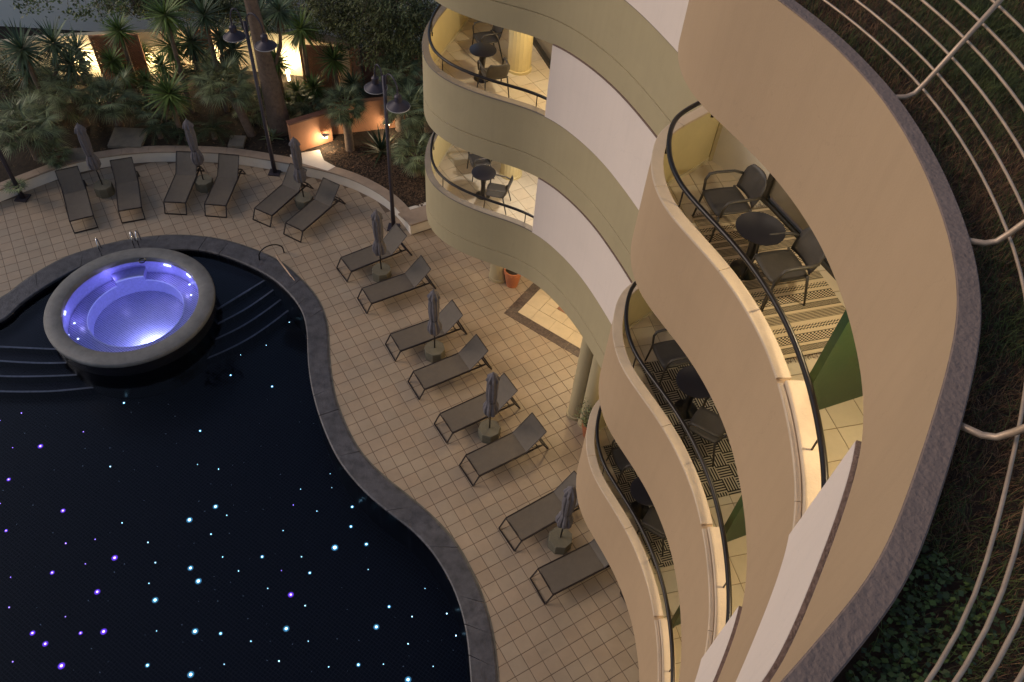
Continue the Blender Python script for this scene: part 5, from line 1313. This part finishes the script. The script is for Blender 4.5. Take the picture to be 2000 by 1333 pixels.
leaf_tree('leafy_tree', 'large dense dark leafy tree behind the upper left balcony', (bt.x, bt.y+1.2), 5, [LB(700, 30, 3.6, 1.2), LB(760, 20, 4.2, 1.3), LB(800, 55, 3.8, 1.15), LB(740, 75, 3.2, 1.15), LB(665, 50, 3.2, .9), LB(820, 25, 4.2, .9), LB(730, -20, 4.8, 1.2), LB(790, 95, 2.9, .85), LB(650, -5, 4., .9)], 26000, .055, 'olive', .2)
bt = G(10, 170, .4)
leaf_tree('leafy_shrub', 'dark leafy shrub at the left edge above the fan palm', (bt.x, bt.y), 2.2, [LB(12, 135, 1.8, .75), LB(45, 165, 1.4, .65), LB(-10, 185, 1.3, .7), LB(75, 150, 1.4, .5)], 7000, .045, 'olive', .08)
bt = G(430, 60, .4)
leaf_tree('slender_tree', 'thin leafed bush at the top between the tall yuccas', (bt.x, bt.y), 3.2, [LB(290, 12, 2.6, .55), LB(450, 20, 3.0, .6), LB(415, 5, 3.4, .5), LB(360, -5, 3.4, .6)], 5200, .06, 'olive', .06)
bt = G(330, 20, .4)
leaf_tree('garden_tree', 'dark leafy tree crowns filling the top edge behind the garden wall', (bt.x, bt.y+.6), 3.4, [LB(215, -8, 2.9, .8), LB(270, -5, 3.1, .8), LB(330, 5, 2.8, .8), LB(385, 8, 2.9, .8), LB(435, 15, 2.7, .8), LB(490, 12, 3.0, .8), LB(540, 20, 2.8, .8), LB(600, 15, 3.2, .9)], 17000, .055, 'olive', .12)
# overhanging branch at the very top left, closer to the camera than the garden
br = thing('overhanging_branch', 'leafy branch hanging into the top left corner', 'tree branch', G(120, -160, 7.)); B = br.location; q = MB(); V = []; Fc = []; rs = np.random.default_rng(9)
for (u, v) in ((60, 4), (92, 8), (150, 10), (172, 22), (190, 6), (215, 2), (160, 30), (30, -5), (240, 12), (75, 14), (110, -2), (135, 26), (200, 32), (225, 20), (50, 16)):
    c = G(u, v, 7.)-B; q.tube([(0, 0, .3), (c*.6+Vector((0, 0, .15))), c], [.02, .012, .005], 4, False)
    for _ in range(34):
        e = Vector(rs.normal(size=3))*.10; pz = c+e; a = Vector(rs.normal(size=3)).normalized(); b_ = a.cross(Vector((0, 0, 1))).normalized(); l = .05; k = len(V); V.extend([tuple(pz-a*l), tuple(pz+b_*.028), tuple(pz+a*l), tuple(pz-b_*.028)]); Fc.append((k, k+1, k+2, k+3))
mesh('leaves', V, Fc, Mt['ivy'], br); q.build('twigs', Mt['bark'], br)
# terracotta pots
def pot(u, v, R_, H_, lab, plant):
    p = G(u, v, 0); t = thing('terracotta_pot', lab, 'plant pot', (p.x, p.y, .006))
    q = MB(); q.lathe([(R_*.62, 0), (R_*.95, H_*.8), (R_, H_*.82), (R_, H_), (R_*.86, H_), (R_*.84, H_*.85)], 28, cap=False); auto(q.build('pot_body', Mt['terracotta'], t)); q = MB(); q.lathe([(R_*.85, H_*.84), (R_*.85, H_*.86)], 20); q.build('soil', Mt['soil'], t)
    if plant:
        rs = np.random.default_rng(2); V = []; Fc = []; q = MB()
        for _ in range(26):
            d = Vector((rs.normal()*.5, rs.normal()*.5, 1.1)).normalized()*rs.uniform(.5, .95); q.tube([(0, 0, H_*.8), tuple(Vector((0, 0, H_*.8))+d)], [.008, .003], 3, False)
            for _ in range(34):
                pz = Vector((0, 0, H_*.8))+d*rs.uniform(.25, 1)+Vector(rs.normal(size=3))*.05; a = Vector(rs.normal(size=3)).normalized(); b_ = a.cross(Vector((0, 0, 1))).normalized(); l = .026; k = len(V); V.extend([tuple(pz-a*l), tuple(pz+b_*.014), tuple(pz+a*l), tuple(pz-b_*.014)]); Fc.append((k, k+1, k+2, k+3))
        mesh('foliage', V, Fc, Mt['fan'], t); q.build('stems', Mt['bark'], t)
pot(1000, 556, .27, .62, 'terracotta pot beside the arcade column under the left balcony', False)
pot(1150, 850, .25, .55, 'potted green shrub below the right balconies beside the arcade columns', True)
# small item near the lowest balcony edge: dark planter box corner
p = G(1218, 1175, .0); q = MB(); q.box((0, 0, .22), (.42, .42, .44)); q.box((0, 0, .445), (.36, .36, .01)); o = q.build('planter_box', Mt['frame']); o.location = (p.x+.2, p.y+.1, .006); o.rotation_euler = (0, 0, .5); tag(o, 'dark square planter box corner beside the lowest balcony', 'planter')
print('objects', len(D.objects))
